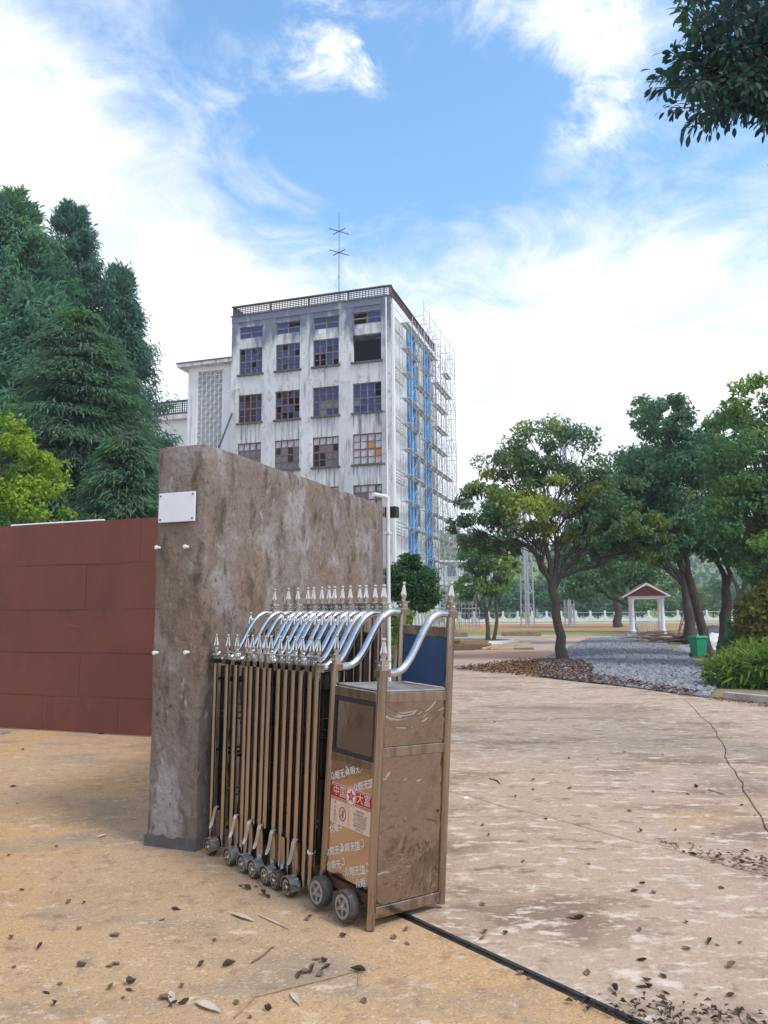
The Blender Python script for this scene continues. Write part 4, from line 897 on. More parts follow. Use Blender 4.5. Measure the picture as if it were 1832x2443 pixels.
# ---- stair tower with pierced block screen
BM = Matrix.Translation((B0.x, B0.y, 0)) @ Matrix.Rotation(BANG, 4, 'Z')
twr = empty('stair_tower', tuple(BM @ Vector((BW + .06, -.5 * Yo, 0))), BANG); tag(twr, 'lower white stair tower with a tall screen of pierced blocks left of the office block', 'building')
def tbox(name, m, x0, x1, d0, d1, z0, z1): a, b = sorted((d0 * Yo, d1 * Yo)); return MB().box(x0, x1, a, b, z0, z1).build(name, m, twr)
TW = 4.05; lx0, lx1 = .95, 3.17; lz0, lz1 = 12.2, 20.72
tbox('wall', 'facade_white', 0, lx0, -.3, 0, 0, 21.1); tbox('wall', 'facade_white', lx1, TW, -.3, 0, 0, 21.1); tbox('wall', 'facade_white', lx0, lx1, -.3, -.002, 0, lz0); tbox('wall', 'facade_white', lx0, lx1, -.3, -.002, lz1, 21.1)
tbox('side_wall', 'facade_white', TW - .3, TW - .001, -6, -.302, 0, 21.1); tbox('inner_wall', 'shaded_interior', .2, TW - .31, -1.9, -1.7, 0, 21.1)  # inner wall painted near-black as the shade behind the screen
tbox('roof_slab', 'facade_grey', -.05, TW + .75, -6, .55, 21.102, 21.36); tbox('roof_edge', 'dark_coping', -.05, TW + .8, -6.05, .60, 21.362, 21.46)
tbox('frame_strip', 'facade_white', lx0 - .1, lx0 - .001, .002, .05, lz0, lz1 + .1); tbox('frame_strip', 'facade_white', lx1 + .001, lx1 + .1, .002, .05, lz0, lz1 + .1)
bs = .37
def block(flip):
    b = MB(); t = .026; d = .06
    b.box(0, bs, -d, 0, 0, t); b.box(0, bs, -d, 0, bs - t, bs); b.box(0, t, -d, 0, t, bs - t); b.box(bs - t, bs, -d, 0, t, bs - t)
    for off in (-.055, .055):
        p, q = ((t, t), (bs - t, bs - t)) if not flip else ((t, bs - t), (bs - t, t)); o = off; w = .016
        dx, dz = (q[0] - p[0]), (q[1] - p[1]); l = math.hypot(dx, dz); nx, nz = -dz / l, dx / l
        a = [(p[0] + nx * (o + s * w) + dx / l * abs(o) * (1.0), p[1] + nz * (o + s * w) + dz / l * abs(o)) for s in (-1, 1)]; e_ = [(q[0] + nx * (o + s * w) - dx / l * abs(o), q[1] + nz * (o + s * w) - dz / l * abs(o)) for s in (-1, 1)]
        vs = [(u, y, v_) for y in (-d * .9, -.004) for (u, v_) in (a[0], a[1], e_[1], e_[0])]
        b.add(vs, [(0, 1, 2, 3), (7, 6, 5, 4), (0, 4, 5, 1), (1, 5, 6, 2), (2, 6, 7, 3), (3, 7, 4, 0)])
    return b.mesh('screen_block', 'facade_white')
bm_ = [block(False), block(True)]
for i in range(6):
    for j in range(23): put('screen_block', bm_[(i + j) % 2], twr, (lx0 + i * bs, -.03 if Yo > 0 else .05, lz1 - (j + 1) * bs))
MB().tube([(3.6, .06 * Yo, 12), (3.6, .06 * Yo, 19.0)], .05, 6).build('downpipe', 'facade_grey', twr)
# ---- wing behind, with its own roof lattice
wing = empty('side_wing', tuple(BM @ Vector((BW + TW - .9, -6.2 * Yo, 0))), BANG); tag(wing, 'flat roofed wing with lattice parapet half hidden behind the conifers', 'building')
def gbox(name, m, x0, x1, d0, d1, z0, z1): a, b = sorted((d0 * Yo, d1 * Yo)); return MB().box(x0, x1, a, b, z0, z1).build(name, m, wing)
gbox('wall', 'facade_white', 0, 2.6, -8, 0, 0, 18.6); gbox('wall', 'facade_white', 4.5, 14, -8, 0, 0, 18.6); gbox('spandrel', 'facade_white', 2.6, 4.5, -8, -.01, 0, 14.0); gbox('window', 'pane_blue', 2.6, 4.5, -.5, -.45, 14.002, 18.0); gbox('spandrel', 'facade_grey', 2.6, 4.5, -8, -.012, 18.002, 18.6)
gbox('eave', 'facade_grey', -.3, 14, -8, .5, 18.602, 19.0); gbox('parapet', 'red_lattice', -.3, 14, -.1, .3, 19.002, 19.25); gbox('coping', 'dark_coping', -.35, 14, -.1, .32, 20.255, 20.33)
gl = grille(2.6, 1.0, 12, 5, .05, .05).mesh('lattice_panel', 'dark_lattice')
for i in range(5): put('lattice_panel', gl, wing, (-.25 + i * 2.65, .1 * Yo, 19.252))

# ================================================================== trees and plants
def skeleton(b, p0, p1, r0, r1, k=5, wob=.05, n=7):
    p0, p1 = Vector(p0), Vector(p1); L_ = (p1 - p0).length; pts = []; rr = []
    for i in range(k + 1):
        t = i / k; w = wob * L_ * math.sin(math.pi * t) if 0 < i < k else 0
        pts.append(p0.lerp(p1, t) + Vector((random.uniform(-1, 1), random.uniform(-1, 1), random.uniform(-.4, .6))) * w); rr.append(r0 + (r1 - r0) * t)
    b.tube(pts, rr, n); return pts
def broad_tree(name, label, base, H, trunk_h, blobs, leafmat, nleaf, lsize=.13, r0=.16, lean=(0, 0), bark='bark', cat='tree', group=None, clumps=26, spread=.42, limbs=None):
    """blobs: crown lobes as (dx, dy, z, rx, ry, rz, weight)"""
    t = empty(name, base); tag(t, label, cat, group)
    b = MB(); fork = Vector((lean[0], lean[1], trunk_h))
    pts = []
    kk = 7
    for i in range(kk + 1):
        q = i / kk; pts.append(Vector((lean[0] * q + random.uniform(-.3, .3) * r0 * (0 < i < kk), lean[1] * q, trunk_h * q)))
    b.tube(pts, [r0 * (1.32 if i == 0 else 1.05 if i == 1 else 1 - .25 * i / kk + random.uniform(-.05, .07)) for i in range(kk + 1)], 10)
    P, Ns = [], []
    tw = sum(x[6] for x in blobs); allp = []
    for (dx, dy, z, rx, ry, rz, w) in blobs:
        c_ = Vector((dx, dy, z)); end = fork.lerp(c_, .85)
        cand = [q_ for l_ in allp for q_ in l_[2:4] if (q_ - end).length < (fork - end).length * .8]
        if cand and random.random() < .75: s0 = min(cand, key=lambda q_: (q_ - end).length); lp = skeleton(b, s0, end, r0 * .34, r0 * .13, 6, .08, 6)
        else:
            q_ = random.uniform(.80, 1.0); lp = skeleton(b, Vector((lean[0] * q_, lean[1] * q_, trunk_h * q_)), end, r0 * .55, r0 * .18, 6, .08, 7)
        allp.append(lp)
        nc = max(4, int(clumps * w / tw * len(blobs) ** .5)); per = int(nleaf * w / tw / nc)
        for k in range(nc):
            d = Vector(rdirs(1)[0]); rad = random.uniform(.55, 1.0) ** .6
            q = c_ + Vector((d.x * rx, d.y * ry, d.z * rz)) * rad
            if q.z < trunk_h * .75: q.z = trunk_h * .75 + random.uniform(0, .4)
            s = lp[random.randint(2, 6)]; skeleton(b, s, s.lerp(q, .92), r0 * .14, r0 * .035, 4, .09, 4)
            cs = spread * (rx + ry + rz) / 3 * random.uniform(.6, 1.25)
            n = int(per * random.uniform(.6, 1.4)); g = rng.normal(size=(n, 3)); g = g / np.maximum(1, np.linalg.norm(g, axis=1, keepdims=True) / 1.5) * cs * np.array([[1, 1, .62]]) * .62
            pp_ = np.array(q) + g; P.append(pp_); nn = g / cs + rng.normal(size=(n, 3)) * .55 + np.array([[0, 0, .75]]); Ns.append(nn)
    b.build('trunk', bark, t)
    P = np.concatenate(P); Ns = nrm(np.concatenate(Ns)); D = rdirs(len(P)); D[:, 2] -= .35; s = lsize * rng.uniform(.6, 1.3, len(P))
    leaves('crown', P, D, Ns, s, s * .55, leafmat, t); return t
def conifer(name, label, base, H, Rb, zlow, leafmat, n, style='cypress', top=.0, seed=0):
    t = empty(name, base); tag(t, label, 'tree', 'tall conifers behind the red gate'); b = MB(); b.tube([(0, 0, 0), (0, 0, H * .5), (0, 0, H * .97)], [.28, .17, .03], 9); 
    P, D, Nn, Ls = [], [], [], []
    nb = 0
    if style == 'cypress':
        nbr = 420
        for k in range(nbr):
            f = (k + random.random()) / nbr; z = zlow + (H - zlow) * (f ** 1.08); a = random.uniform(0, 6.283); prof = (1 - f) ** .66 * (1 + .16 * math.sin(a * 3 + k * .02 + seed) + .10 * math.sin(f * 23 + a * 2 + seed)); L_ = Rb * prof * random.uniform(.68, 1.12) * (1 + .20 * math.sin(7.3 * f + 1.7 * a + seed * 2) * math.sin(19 * f - a)) + .2
            ca, sa = math.cos(a), math.sin(a); e_ = Vector((ca * L_, sa * L_, z + L_ * .12 + random.uniform(-.2, .3)))
            if k % 4 == 0: b.tube([(0, 0, z - .3), tuple(e_ * .6 + Vector((0, 0, z * .4))), tuple(e_)], [.05, .03, .01], 4)
            m_n = int(3.6 * n / nbr * (.45 + 1.0 * (1 - f))); q = rng.uniform(.05, 1.05, m_n) ** .6
            pp_ = np.stack([ca * L_ * q, sa * L_ * q, z + .12 * L_ * q], 1) + rng.normal(size=(m_n, 3)) * np.array([[.24, .24, .30]]) * (.5 + .5 * L_ / Rb)
            dd = np.stack([ca * .55 + rng.normal(size=m_n) * .45, sa * .55 + rng.normal(size=m_n) * .45, -.62 + rng.normal(size=m_n) * .42], 1)
            if f > .93: dd[:, 2] = .6
            P.append(pp_); D.append(dd); Nn.append(np.stack([ca + rng.normal(size=m_n) * .5, sa + rng.normal(size=m_n) * .5, .6 + rng.normal(size=m_n) * .3], 1)); Ls.append(rng.uniform(.20, .44, m_n))
    else:
        nbr = 210
        for k in range(nbr):
            f = (k + random.random()) / nbr; z = zlow + (H - zlow) * f; a = random.uniform(0, 6.283); L_ = Rb * ((1 - f) ** .62) * random.uniform(.72, 1.15) + .3; ca, sa = math.cos(a), math.sin(a)
            zt = lambda s: z + .10 * L_ * s - .30 * L_ * s * s * .9
            b.tube([(0, 0, z), (ca * L_ * .5, sa * L_ * .5, zt(.5)), (ca * L_, sa * L_, zt(1))], [.07, .045, .012], 5)
            m_n = int(3.6 * n / nbr * (.35 + 1.2 * (1 - f))); s = rng.uniform(.08, 1.03, m_n); lat = rng.normal(size=m_n) * .30 * L_ * np.sqrt(np.clip(1.25 - s, .1, 1))
            pp_ = np.stack([ca * L_ * s - sa * lat, sa * L_ * s + ca * lat, z + .10 * L_ * s - .27 * L_ * s * s - .22 * np.abs(lat) + rng.normal(size=m_n) * .07], 1)
            dd = np.stack([ca * .7 - sa * lat * .8 + rng.normal(size=m_n) * .3, sa * .7 + ca * lat * .8 + rng.normal(size=m_n) * .3, -.30 + rng.normal(size=m_n) * .2], 1)
            P.append(pp_); D.append(dd); Nn.append(np.stack([rng.normal(size=m_n) * .3, rng.normal(size=m_n) * .3, np.ones(m_n)], 1)); Ls.append(rng.uniform(.18, .36, m_n))
    b.build('trunk', 'bark', t); P = np.concatenate(P); D = np.concatenate(D); Nn = nrm(np.concatenate(Nn)); Ls = np.concatenate(Ls)
    leaves('crown', P, D, Nn, Ls, Ls * (.24 if style == 'cypress' else .17), leafmat, t); return t
def topz(x, y, Y): return AT(x, y, Y)
q = AT(40, 470, 35); conifer('cypress_tree', 'tallest broad conifer at the left edge of the picture', (q.x, 35, 0), q.z, 5.6, 2.0, 'leaf_cypress', 34000, seed=1)
q = AT(176, 500, 38); conifer('cypress_tree', 'pointed conifer with its top standing free right of the tallest one', (q.x, 38, 0), q.z, 4.9, 2.0, 'leaf_cypress_blue', 30000, seed=2)
q = AT(290, 652, 39); conifer('cypress_tree', 'slender dark conifer nearest to the office block', (q.x, 39, 0), q.z, 3.7, 2.0, 'leaf_cypress_blue', 26000, seed=3)
q = AT(100, 700, 30); conifer('cypress_tree', 'lower green conifer in front of the two tallest ones', (q.x, 30, 0), q.z, 5.0, 2.5, 'leaf_cypress', 26000, seed=4)
q = AT(190, 745, 25); conifer('cedar_tree', 'layered cedar with drooping flat sprays behind the red gate', (q.x, 25, 0), q.z, 4.0, 2.2, 'leaf_cedar', 26000, 'cedar')
q = AT(300, 1060, 22); conifer('cedar_tree', 'low young cedar just left of the concrete pier', (q.x, 22, 0), q.z + .3, 1.7, 1.2, 'leaf_cedar', 9000, 'cedar')
q = AT(25, 890, 14.5)
broad_tree('lime_green_tree', 'bright yellow green bushy tree showing above the left end of the red gate', (q.x, 14.5, 0), q.z, 1.2,
    [(-.3, 0, 5.0, .65, .7, .55, 1), (0.1, -.1, 4.3, .85, .9, .6, 1.6), (-.9, .2, 4.2, .8, .9, .8, 1.4), (.55, 0, 3.5, .75, .8, .6, 1.5), (-.5, -.4, 3.2, 1.0, .8, .7, 1.8), (.85, 0, 2.8, .6, .7, .5, 1.2), (-1.5, .2, 3.4, .8, .8, .9, 1.3), (.2, -.2, 2.5, .9, .7, .5, 1.4)], 'leaf_lime', 26000, .10, .10, clumps=60, spread=.40)
def bush(name, label, base, blobs, leafmat, nleaf, lsize, cat='shrub', stems=6, group=None, fold=.55, long=False):
    t = empty(name, base); tag(t, label, cat, group); b = MB(); P, D, N_ = [], [], []; tw = sum(x[6] for x in blobs)
    for (dx, dy, z, rx, ry, rz, w) in blobs:
        for k in range(stems): a = rdirs(1)[0]; skeleton(b, (dx * .3, dy * .3, 0), (dx + a[0] * rx * .6, dy + a[1] * ry * .6, z + abs(a[2]) * rz * .6), .018, .005, 4, .06, 4)
        n = int(nleaf * w / tw); d = rdirs(n); rr = rng.uniform(.35, 1.0, n) ** .45; lump = 1 + .18 * np.sin(d[:, 0] * 9 + dx * 5) * np.sin(d[:, 2] * 8 + 1) + .10 * np.sin(d[:, 1] * 17)
        p = np.stack([dx + d[:, 0] * rx * rr * lump, dy + d[:, 1] * ry * rr * lump, z + d[:, 2] * rz * rr * lump], 1); k = p[:, 2] > .02; P.append(p[k]); dd = d + rdirs(n) * .9; 
        if long: dd[:, 2] -= .1
        D.append(dd[k]); N_.append((d + rdirs(n) * .6 + np.array([[0, 0, .6]]))[k])
    b.build('stems', 'bark', t); P = np.concatenate(P); D = np.concatenate(D); N_ = nrm(np.concatenate(N_)); s = lsize * rng.uniform(.6, 1.3, len(P)); leaves('foliage', P, D, N_, s, s * (fold), leafmat, t); return t
bush('dark_shrub', 'low dark shrub showing above the middle of the red gate', tuple(AT(150, 1250, 13.2).xy) + (0,), [(0, 0, 2.4, 1.3, .6, .75, 1), (1.2, .3, 2.3, .9, .6, .6, .7), (-1.5, .3, 2.5, 1.1, .6, .7, .8)], 'leaf_dark', 7000, .11)

# single tree on the apron
b1 = G(1342, 1574); s_ = b1.y / PF
broad_tree('camphor_tree', 'single spreading tree with dark trunk and open crown beyond the paving', (b1.x, b1.y, 0), 8.3, 2.55,
    [(-.25, .2, 6.9, 1.35, 1.4, 1.0, 2.2), (.9, 0, 6.7, 1.2, 1.3, .9, 1.5), (-1.5, .2, 6.0, 1.05, 1.2, .85, 1.8), (-2.4, -.1, 5.0, 1.0, 1.1, .75, 1.6), (-2.9, 0, 4.1, .8, .9, .55, 1.2), (-1.2, -.4, 4.6, 1.2, 1.1, .7, 1.9), (.3, -.2, 5.3, 1.3, 1.2, .8, 1.8), (1.7, 0, 5.4, 1.1, 1.2, .75, 1.4), (2.5, .1, 4.5, 1.0, 1.0, .6, 1.5), (1.3, -.5, 4.2, 1.0, .9, .55, 1.2), (3.0, .2, 3.7, .8, .9, .5, 1.0), (-.3, .4, 4.0, .9, .9, .5, .8), (-1.9, .3, 3.5, .7, .8, .4, .7)], 'leaf_camphor', 23000, .15, .165, (-.28, 0), clumps=70, spread=.36)
b2 = G(1165, 1530)
broad_tree('young_tree', 'small yellowish tree with two stems in the round planting bed', (b2.x, b2.y, 0), 6, 1.5,
    [(-.8, 0, 2.9, .9, .9, .7, 1.2), (.4, 0, 3.4, 1.0, 1.0, .8, 1.5), (-.5, 0, 4.4, 1.0, 1.0, .8, 1.3), (.7, 0, 4.9, .9, .9, .6, 1.1), (.1, 0, 5.4, .7, .8, .4, .6), (1.3, 0, 4.0, .7, .8, .6, .8)], 'leaf_mid', 9000, .2, .13, (-.1, 0), 'bark_pale', clumps=40)
sec = MB(); skeleton(sec, (.25, 0, 0), (.55, .1, 2.6), .11, .06, 5, .05, 8); o = sec.build('second_stem', 'bark_pale', [o for o in col.objects if o.name.startswith('young_tree')][0])
# cluster on the right
def cl(x, y, H, th, blobs, label, m, nl, r0=.17, lean=(0, 0), ls=.17, name='broadleaf_tree'):
    p = G(x, y); return broad_tree(name, label, (p.x, p.y, 0), H, th, blobs, m, nl, ls, r0, lean, clumps=64, spread=.38)
cl(1690, 1566, 9, 2.9, [(-1.2, 0, 6.9, 1.4, 1.4, 1.1, 1.6), (-2.2, 0, 5.3, 1.3, 1.3, 1.0, 1.6), (-.6, .2, 5.4, 1.5, 1.4, 1.1, 1.8), (-1.5, -.3, 4.0, 1.3, 1.2, .8, 1.4), (-2.9, 0, 4.2, .9, 1.0, .7, 1.0), (.4, .2, 4.2, 1.2, 1.2, .8, 1.2), (-1.0, 0, 8.2, .9, .9, .8, 1.0), (.1, .3, 6.9, 1.1, 1.2, .9, 1.2)], 'dark trunked tree leaning left directly beside the green bin', 'leaf_bluegreen', 20000, .17, (-.55, .1))
cl(1726, 1562, 9, 2.3, [(.6, .2, 6.6, 1.5, 1.4, 1.1, 1.6), (1.4, 0, 5.2, 1.5, 1.4, 1.0, 1.7), (-.4, 0, 4.6, 1.2, 1.2, .9, 1.3), (.5, -.4, 4.0, 1.3, 1.2, .8, 1.3), (1.8, -.2, 3.8, 1.2, 1.1, .7, 1.1), (.8, .2, 7.9, 1.0, 1.0, .8, .9)], 'thick forked tree standing right of the green bin', 'leaf_mid', 18000, .21, (.25, .1))
cl(1646, 1536, 10, 3.1, [(-1.6, 0, 8.3, 1.7, 1.6, 1.1, 1.3), (-.2, 0, 9.6, 1.5, 1.4, 1.0, .8), (-1.4, 0, 11.0, 1.1, 1.1, .9, .6), (-3.6, 0, 5.6, 1.6, 1.5, 1.0, 1.6), (-2.2, 0, 5.4, 1.6, 1.5, 1.1, 1.6), (-3.4, 0, 7.2, 1.3, 1.3, .9, 1.0), (.8, 0, 6.6, 1.6, 1.5, 1.2, 1.3), (-4.4, 0, 4.3, 1.2, 1.2, .7, 1.0)], 'tall tree with thick grey trunk behind the green bin', 'leaf_mid', 19000, .26, (-.1, 0), .22)
cl(1768, 1512, 10, 2.5, [(-1.5, 0, 9.0, 1.8, 1.7, 1.2, .9), (.6, 0, 8.2, 1.8, 1.7, 1.3, 1.2), (2.4, 0, 9.4, 1.6, 1.6, 1.4, 1.2), (3.6, 0, 7.0, 1.8, 1.7, 1.5, 1.5), (-1.2, 0, 6.2, 1.7, 1.6, 1.2, 1.2), (1.6, 0, 5.2, 1.9, 1.7, 1.1, 1.3)], 'farther tree between the forked trunk and the right picture edge', 'leaf_bluegreen', 17000, .25, (0, 0), .25)
p = AT(1850, 1560, 21); broad_tree('broadleaf_tree', 'large tree at the right edge whose crown is cut by the picture', (p.x, 21, 0), 8, 2.2, [(.3, 0, 7.2, 1.1, 1.2, .9, 1.2), (-.2, 0, 5.6, 1.2, 1.3, 1.0, 1.4), (.9, 0, 4.2, 1.5, 1.4, 1.0, 1.5), (-.7, 0, 4.0, 1.1, 1.1, .7, 1.2), (-.2, -.3, 2.9, 1.0, .9, .6, .8)], 'leaf_mid', 15000, .15, .18, (.2, 0), clumps=60, spread=.38)
p = AT(1500, 1300, 60); broad_tree('dense_tree', 'round dark green tree behind the white gazebo', (p.x, 60, 0), 8, 2.0, [(0, 0, 5.5, 2.4, 2, 1.6, 1), (-2, 0, 4.4, 2.0, 1.8, 1.3, 1), (2.4, 0, 4.8, 2.2, 1.8, 1.6, 1), (.6, 0, 7.2, 1.8, 1.6, 1.2, .8), (-4.0, 0, 3.6, 1.6, 1.5, 1.0, .7), (-1.4, 0, 8.8, 1.8, 1.6, 1.4, .8)], 'leaf_mid', 9000, .34, .25, clumps=60)
p = AT(1460, 1200, 78); broad_tree('dense_tree', 'tall dark tree rising far behind the gazebo trees', (p.x, 78, 0), 16, 4.0, [(0, 0, 9, 4, 3, 3, 1), (2.5, 0, 13, 3.5, 3, 2.6, 1), (-3, 0, 7, 3, 3, 2.2, .8), (5, 0, 10, 3, 3, 3, .8), (3, 0, 16.3, 2.2, 2, 1.6, .5), (-1.5, 0, 12, 2.2, 2, 2, .5)], 'leaf_far', 9000, .6, .4, clumps=70)
# shrubs and bamboo at the right
p = G(1760, 1640); bush('bamboo_bush', 'bright green bamboo bush spilling over the kerb at the right edge', (p.x + .75, p.y + .25, 0), [(-.80, .1, .26, .42, .5, .30, .8), (-.2, -.1, .34, .6, .6, .38, 1.3), (.45, -.6, .40, .7, .7, .45, 1.5), (1.1, -1.5, .42, .7, .7, .45, 1.2), (.1, .8, .40, .6, .6, .42, .8), (.9, .4, .5, .7, .7, .5, 1.1)], 'leaf_bamboo', 7500, .22, stems=9, fold=.16, long=True)
p = AT(1800, 1460, 20); bush('olive_shrub', 'yellow olive shrub behind the bamboo at the right edge', (p.x, 20, 0), [(.3, 0, 1.5, .7, .7, .6, 1), (.9, 0, 1.3, .8, .7, .7, 1), (.1, 0, .9, .5, .6, .5, .7), (.6, 0, 2.1, .5, .5, .4, .5)], 'leaf_olive', 7000, .13)
p = AT(1802, 1530, 22); bush('green_shrub', 'mid green shrub between the forked trunk and the bamboo', (p.x, 22, 0), [(0, 0, .8, .7, .6, .7, 1), (.6, .3, .7, .6, .6, .6, .8), (-.3, .2, .4, .6, .5, .4, .6)], 'leaf_mid', 6000, .13)
# clipped shrub and ivy stone by the wall end
p = AT(978, 1380, 19); broad_tree('clipped_shrub', 'dense round dark green shrub above the motor cabinet', (p.x, 19, 0), 3, 1.5, [(0, 0, 2.35, .58, .55, .42, 2), (-.30, 0, 2.15, .36, .4, .36, 1), (.36, 0, 2.05, .32, .4, .34, 1), (.02, 0, 2.8, .24, .3, .22, .5), (.15, -.1, 1.85, .5, .4, .25, 1)], 'leaf_dark', 13000, .085, .05, cat='shrub', clumps=60, spread=.5)
p = AT(938, 1500, 15.5); st_ = rough_block(.42, .35, 1.25, 8, 6, 18, .06, 2.).build('rock_pillar', 'stone', None, (p.x - .28, 15.5, -.02)); tag(st_, 'tan standing stone half covered by ivy behind the blue panel', 'stone')
bush('ivy', 'light green ivy growing over the tan standing stone', (p.x, 15.35, 0), [(-.14, 0, 1.1, .2, .16, .3, 1), (.16, 0, 1.45, .22, .2, .16, .8), (-.25, 0, 1.5, .16, .16, .16, .6), (-.2, -.05, .6, .15, .12, .4, .5)], 'leaf_bamboo', 1700, .085, 'ivy', 3)

# ---- overhanging branch at the upper right (tree stands just outside the picture)
oc = AT(1700, 100, 6.6)
ot = empty('overhanging_tree', (5.6, 7.4, 0)); tag(ot, 'glossy dark leaved tree hanging into the upper right corner', 'tree')
tb = MB(); O = Vector((5.6, 7.4, 0)); tb.tube([(0, 0, 0), (.05, 0, 1.5), (-.05, 0, 3.0), (-.3, -.05, 4.6)], [.26, .19, .17, .14], 10)
fork = Vector((-.3, -.05, 4.6)); tips = []
targets = [(1560, 235), (1600, 150), (1590, 280), (1620, 40), (1650, 100), (1680, 200), (1660, 300), (1720, 60), (1740, 150), (1730, 250), (1790, 100), (1800, 200), (1800, 20), (1830, 290), (1640, 330), (1700, -60), (1790, -80), (1880, 60), (1890, 200), (1620, -20), (1570, 200), (1820, 320), (1700, 140), (1760, 210), (1850, 130), (1760, -20), (1670, 30), (1600, 200), (1650, 240), (1700, 280)]
for k_ in range(26):
    x_, y_ = random.uniform(1610, 1860), random.uniform(-40, 265)
    targets.append((x_, y_))
for i, (x, y) in enumerate(targets):
    e_ = AT(x, y - 25, random.uniform(6.1, 7.3)) - O
    hub = fork.lerp(AT(1790, 60, 6.8) - O, .75)
    if i == 0: tb.tube([tuple(fork), tuple(fork.lerp(hub, .5) + Vector((0, 0, .25))), tuple(hub)], [.12, .08, .05], 8)
    pts = skeleton(tb, hub, e_, .022, .004, 6, .07, 5); tips.append(pts)
tb.build('trunk', 'bark', ot)
def ficus_leaf():
    b = MB(); n = 5; L_, W_ = .098, .042; vs = []
    for i in range(n + 1):
        t = i / n; w = W_ * .5 * (math.sin(math.pi * min(.985, max(.03, t))) ** .75); z = -.14 * L_ * t * t
        vs += [(L_ * t, -w, z + .25 * w), (L_ * t, 0, z), (L_ * t, w, z + .25 * w)]
    fs = [(i * 3 + j, i * 3 + j + 1, i * 3 + 4 + j, i * 3 + 3 + j) for i in range(n) for j in range(2)]; return b.add(vs, fs, True)
fl_me = ficus_leaf().mesh('leaf', 'leaf_ficus'); LP = []
for pts in tips:
    for k in range(125):
        t = random.random() ** .6; f_ = t * (len(pts) - 1); i0 = min(int(f_), len(pts) - 2); p = pts[i0].lerp(pts[i0 + 1], f_ - i0); d = Vector(rdirs(1)[0]); p = p + d * random.uniform(.02, .17) * (1 if t < .9 else .6)
        dv = (pts[-1] - pts[-2]).normalized() * .5 + d * .8 + Vector((0, 0, -.55)); LP.append((p, dv))
# the leaves that stand on the outline are leaves of their own, the rest is one mass
def scr(p):
    v = p + O - CAM; d = v.dot(FW); return Vector((v.dot(RT) / d * PF + PW / 2, PH / 2 - v.dot(UP) / d * PF))
LP.sort(key=lambda a: scr(a[0]).x - .8 * scr(a[0]).y)
LP = [a for a in LP if scr(a[0]).x > 1545 and scr(a[0]).y < 345 and not (scr(a[0]).x < 1640 - .0 and scr(a[0]).y < 110 and scr(a[0]).x < 1575)]
for (p, dv) in LP[:300]:
    o = put('leaf', fl_me, ot, p); o.rotation_euler = (dv.to_track_quat('X', 'Z').to_matrix() @ Matrix.Rotation(random.uniform(-.9, .9), 3, 'X')).to_euler(); s = random.uniform(.75, 1.15); o.scale = (s, s, s)
rest = LP[300:]
mv = np.array([v.co for v in fl_me.vertices]); mf = np.array([list(p.vertices) for p in fl_me.polygons]); VV, FF = [], []
for k, (p, dv) in enumerate(rest):
    Rm = np.array(dv.to_track_quat('X', 'Z').to_matrix() @ Matrix.Rotation(random.uniform(-.9, .9), 3, 'X')); VV.append(mv @ Rm.T * random.uniform(.75, 1.15) + np.array(p)); FF.append(mf + k * len(mv))
# the crown goes on outside the picture
k0 = len(rest)
for k in range(2600):
    d = Vector(rdirs(1)[0]); p = fork + Vector((.6, .2, 1.6)) + Vector((d.x * 2.0, d.y * 2.2, d.z * 1.5)) * random.uniform(.5, 1) ** .5; sp = scr(p)
    if sp.x < 1850: continue
    Rm = np.array((d * .7 + Vector((0, 0, -.5))).to_track_quat('X', 'Z').to_matrix()); VV.append(mv @ Rm.T * random.uniform(.9, 1.5) + np.array(p)); FF.append(mf + (len(VV) - 1) * len(mv))
tag(put('crown', npmesh('crown', np.concatenate(VV), np.concatenate(FF), 'leaf_ficus'), ot), kind='stuff')

# ================================================================== background things
# planting bed with kerb
bc = G(1150, 1533); bedk = MB(); n = 36; vs = []
for rr, z in ((1.0, 0), (1.0, .14), (.94, .14), (.94, 0)):
    for i in range(n): a = 2 * math.pi * i / n; vs.append((3.6 * rr * math.cos(a), 2.9 * rr * math.sin(a), z))
fs = [(r_ * n + i, r_ * n + (i + 1) % n, (r_ + 1) * n + (i + 1) % n, (r_ + 1) * n + i) for r_ in range(3) for i in range(n)]
kb = bedk.add(vs, fs).build('planting_bed', 'white_paint', None, (bc.x - 1.9, bc.y + .3, 0)); kb['kind'] = 'structure'
MB().add([(3.4 * math.cos(2 * math.pi * i / n), 2.75 * math.sin(2 * math.pi * i / n), .06) for i in range(n)], [tuple(range(n))]).build('bed_soil', 'grass', kb)
# timber on the road
pc = G(1105, 1548); W3 = ['timber', 'timber_pale', 'timber_dark']
descs = ['lowest reddish plank of the timber pile by the planting bed', 'long dark plank at the back of the timber pile', 'tan plank lying across the middle of the timber pile', 'dark plank under the tan one in the timber pile', 'topmost yellow plank of the timber pile', 'left end plank on top of the timber pile', 'pale plank sloping off the right side of the timber pile', 'second pale plank sloping off beside the first one', 'short brown offcut in front of the timber pile', 'short tan offcut farthest right of the timber pile']
spec = [(-.2, -.5, .0, 3.0, .22, .10, 0, 0, 2), (-.3, .9, .0, 3.2, .2, .12, .05, 0, 2), (-.1, .3, .12, 2.6, .2, .10, -.05, 0, 0), (-.5, .2, .0, 2.8, .3, .115, .02, 0, 2), (.0, .35, .225, 2.2, .18, .09, .08, 0, 0), (-.9, .3, .32, 1.6, .18, .08, -.1, 0, 0), (1.5, -.3, .12, 1.9, .14, .08, .5, -.14, 1), (1.9, -.4, .09, 1.9, .14, .08, .35, -.10, 1), (-.1, -1.1, 0, .9, .18, .09, .2, 0, 2), (2.4, -.8, 0, .8, .16, .07, -.1, 0, 0)]
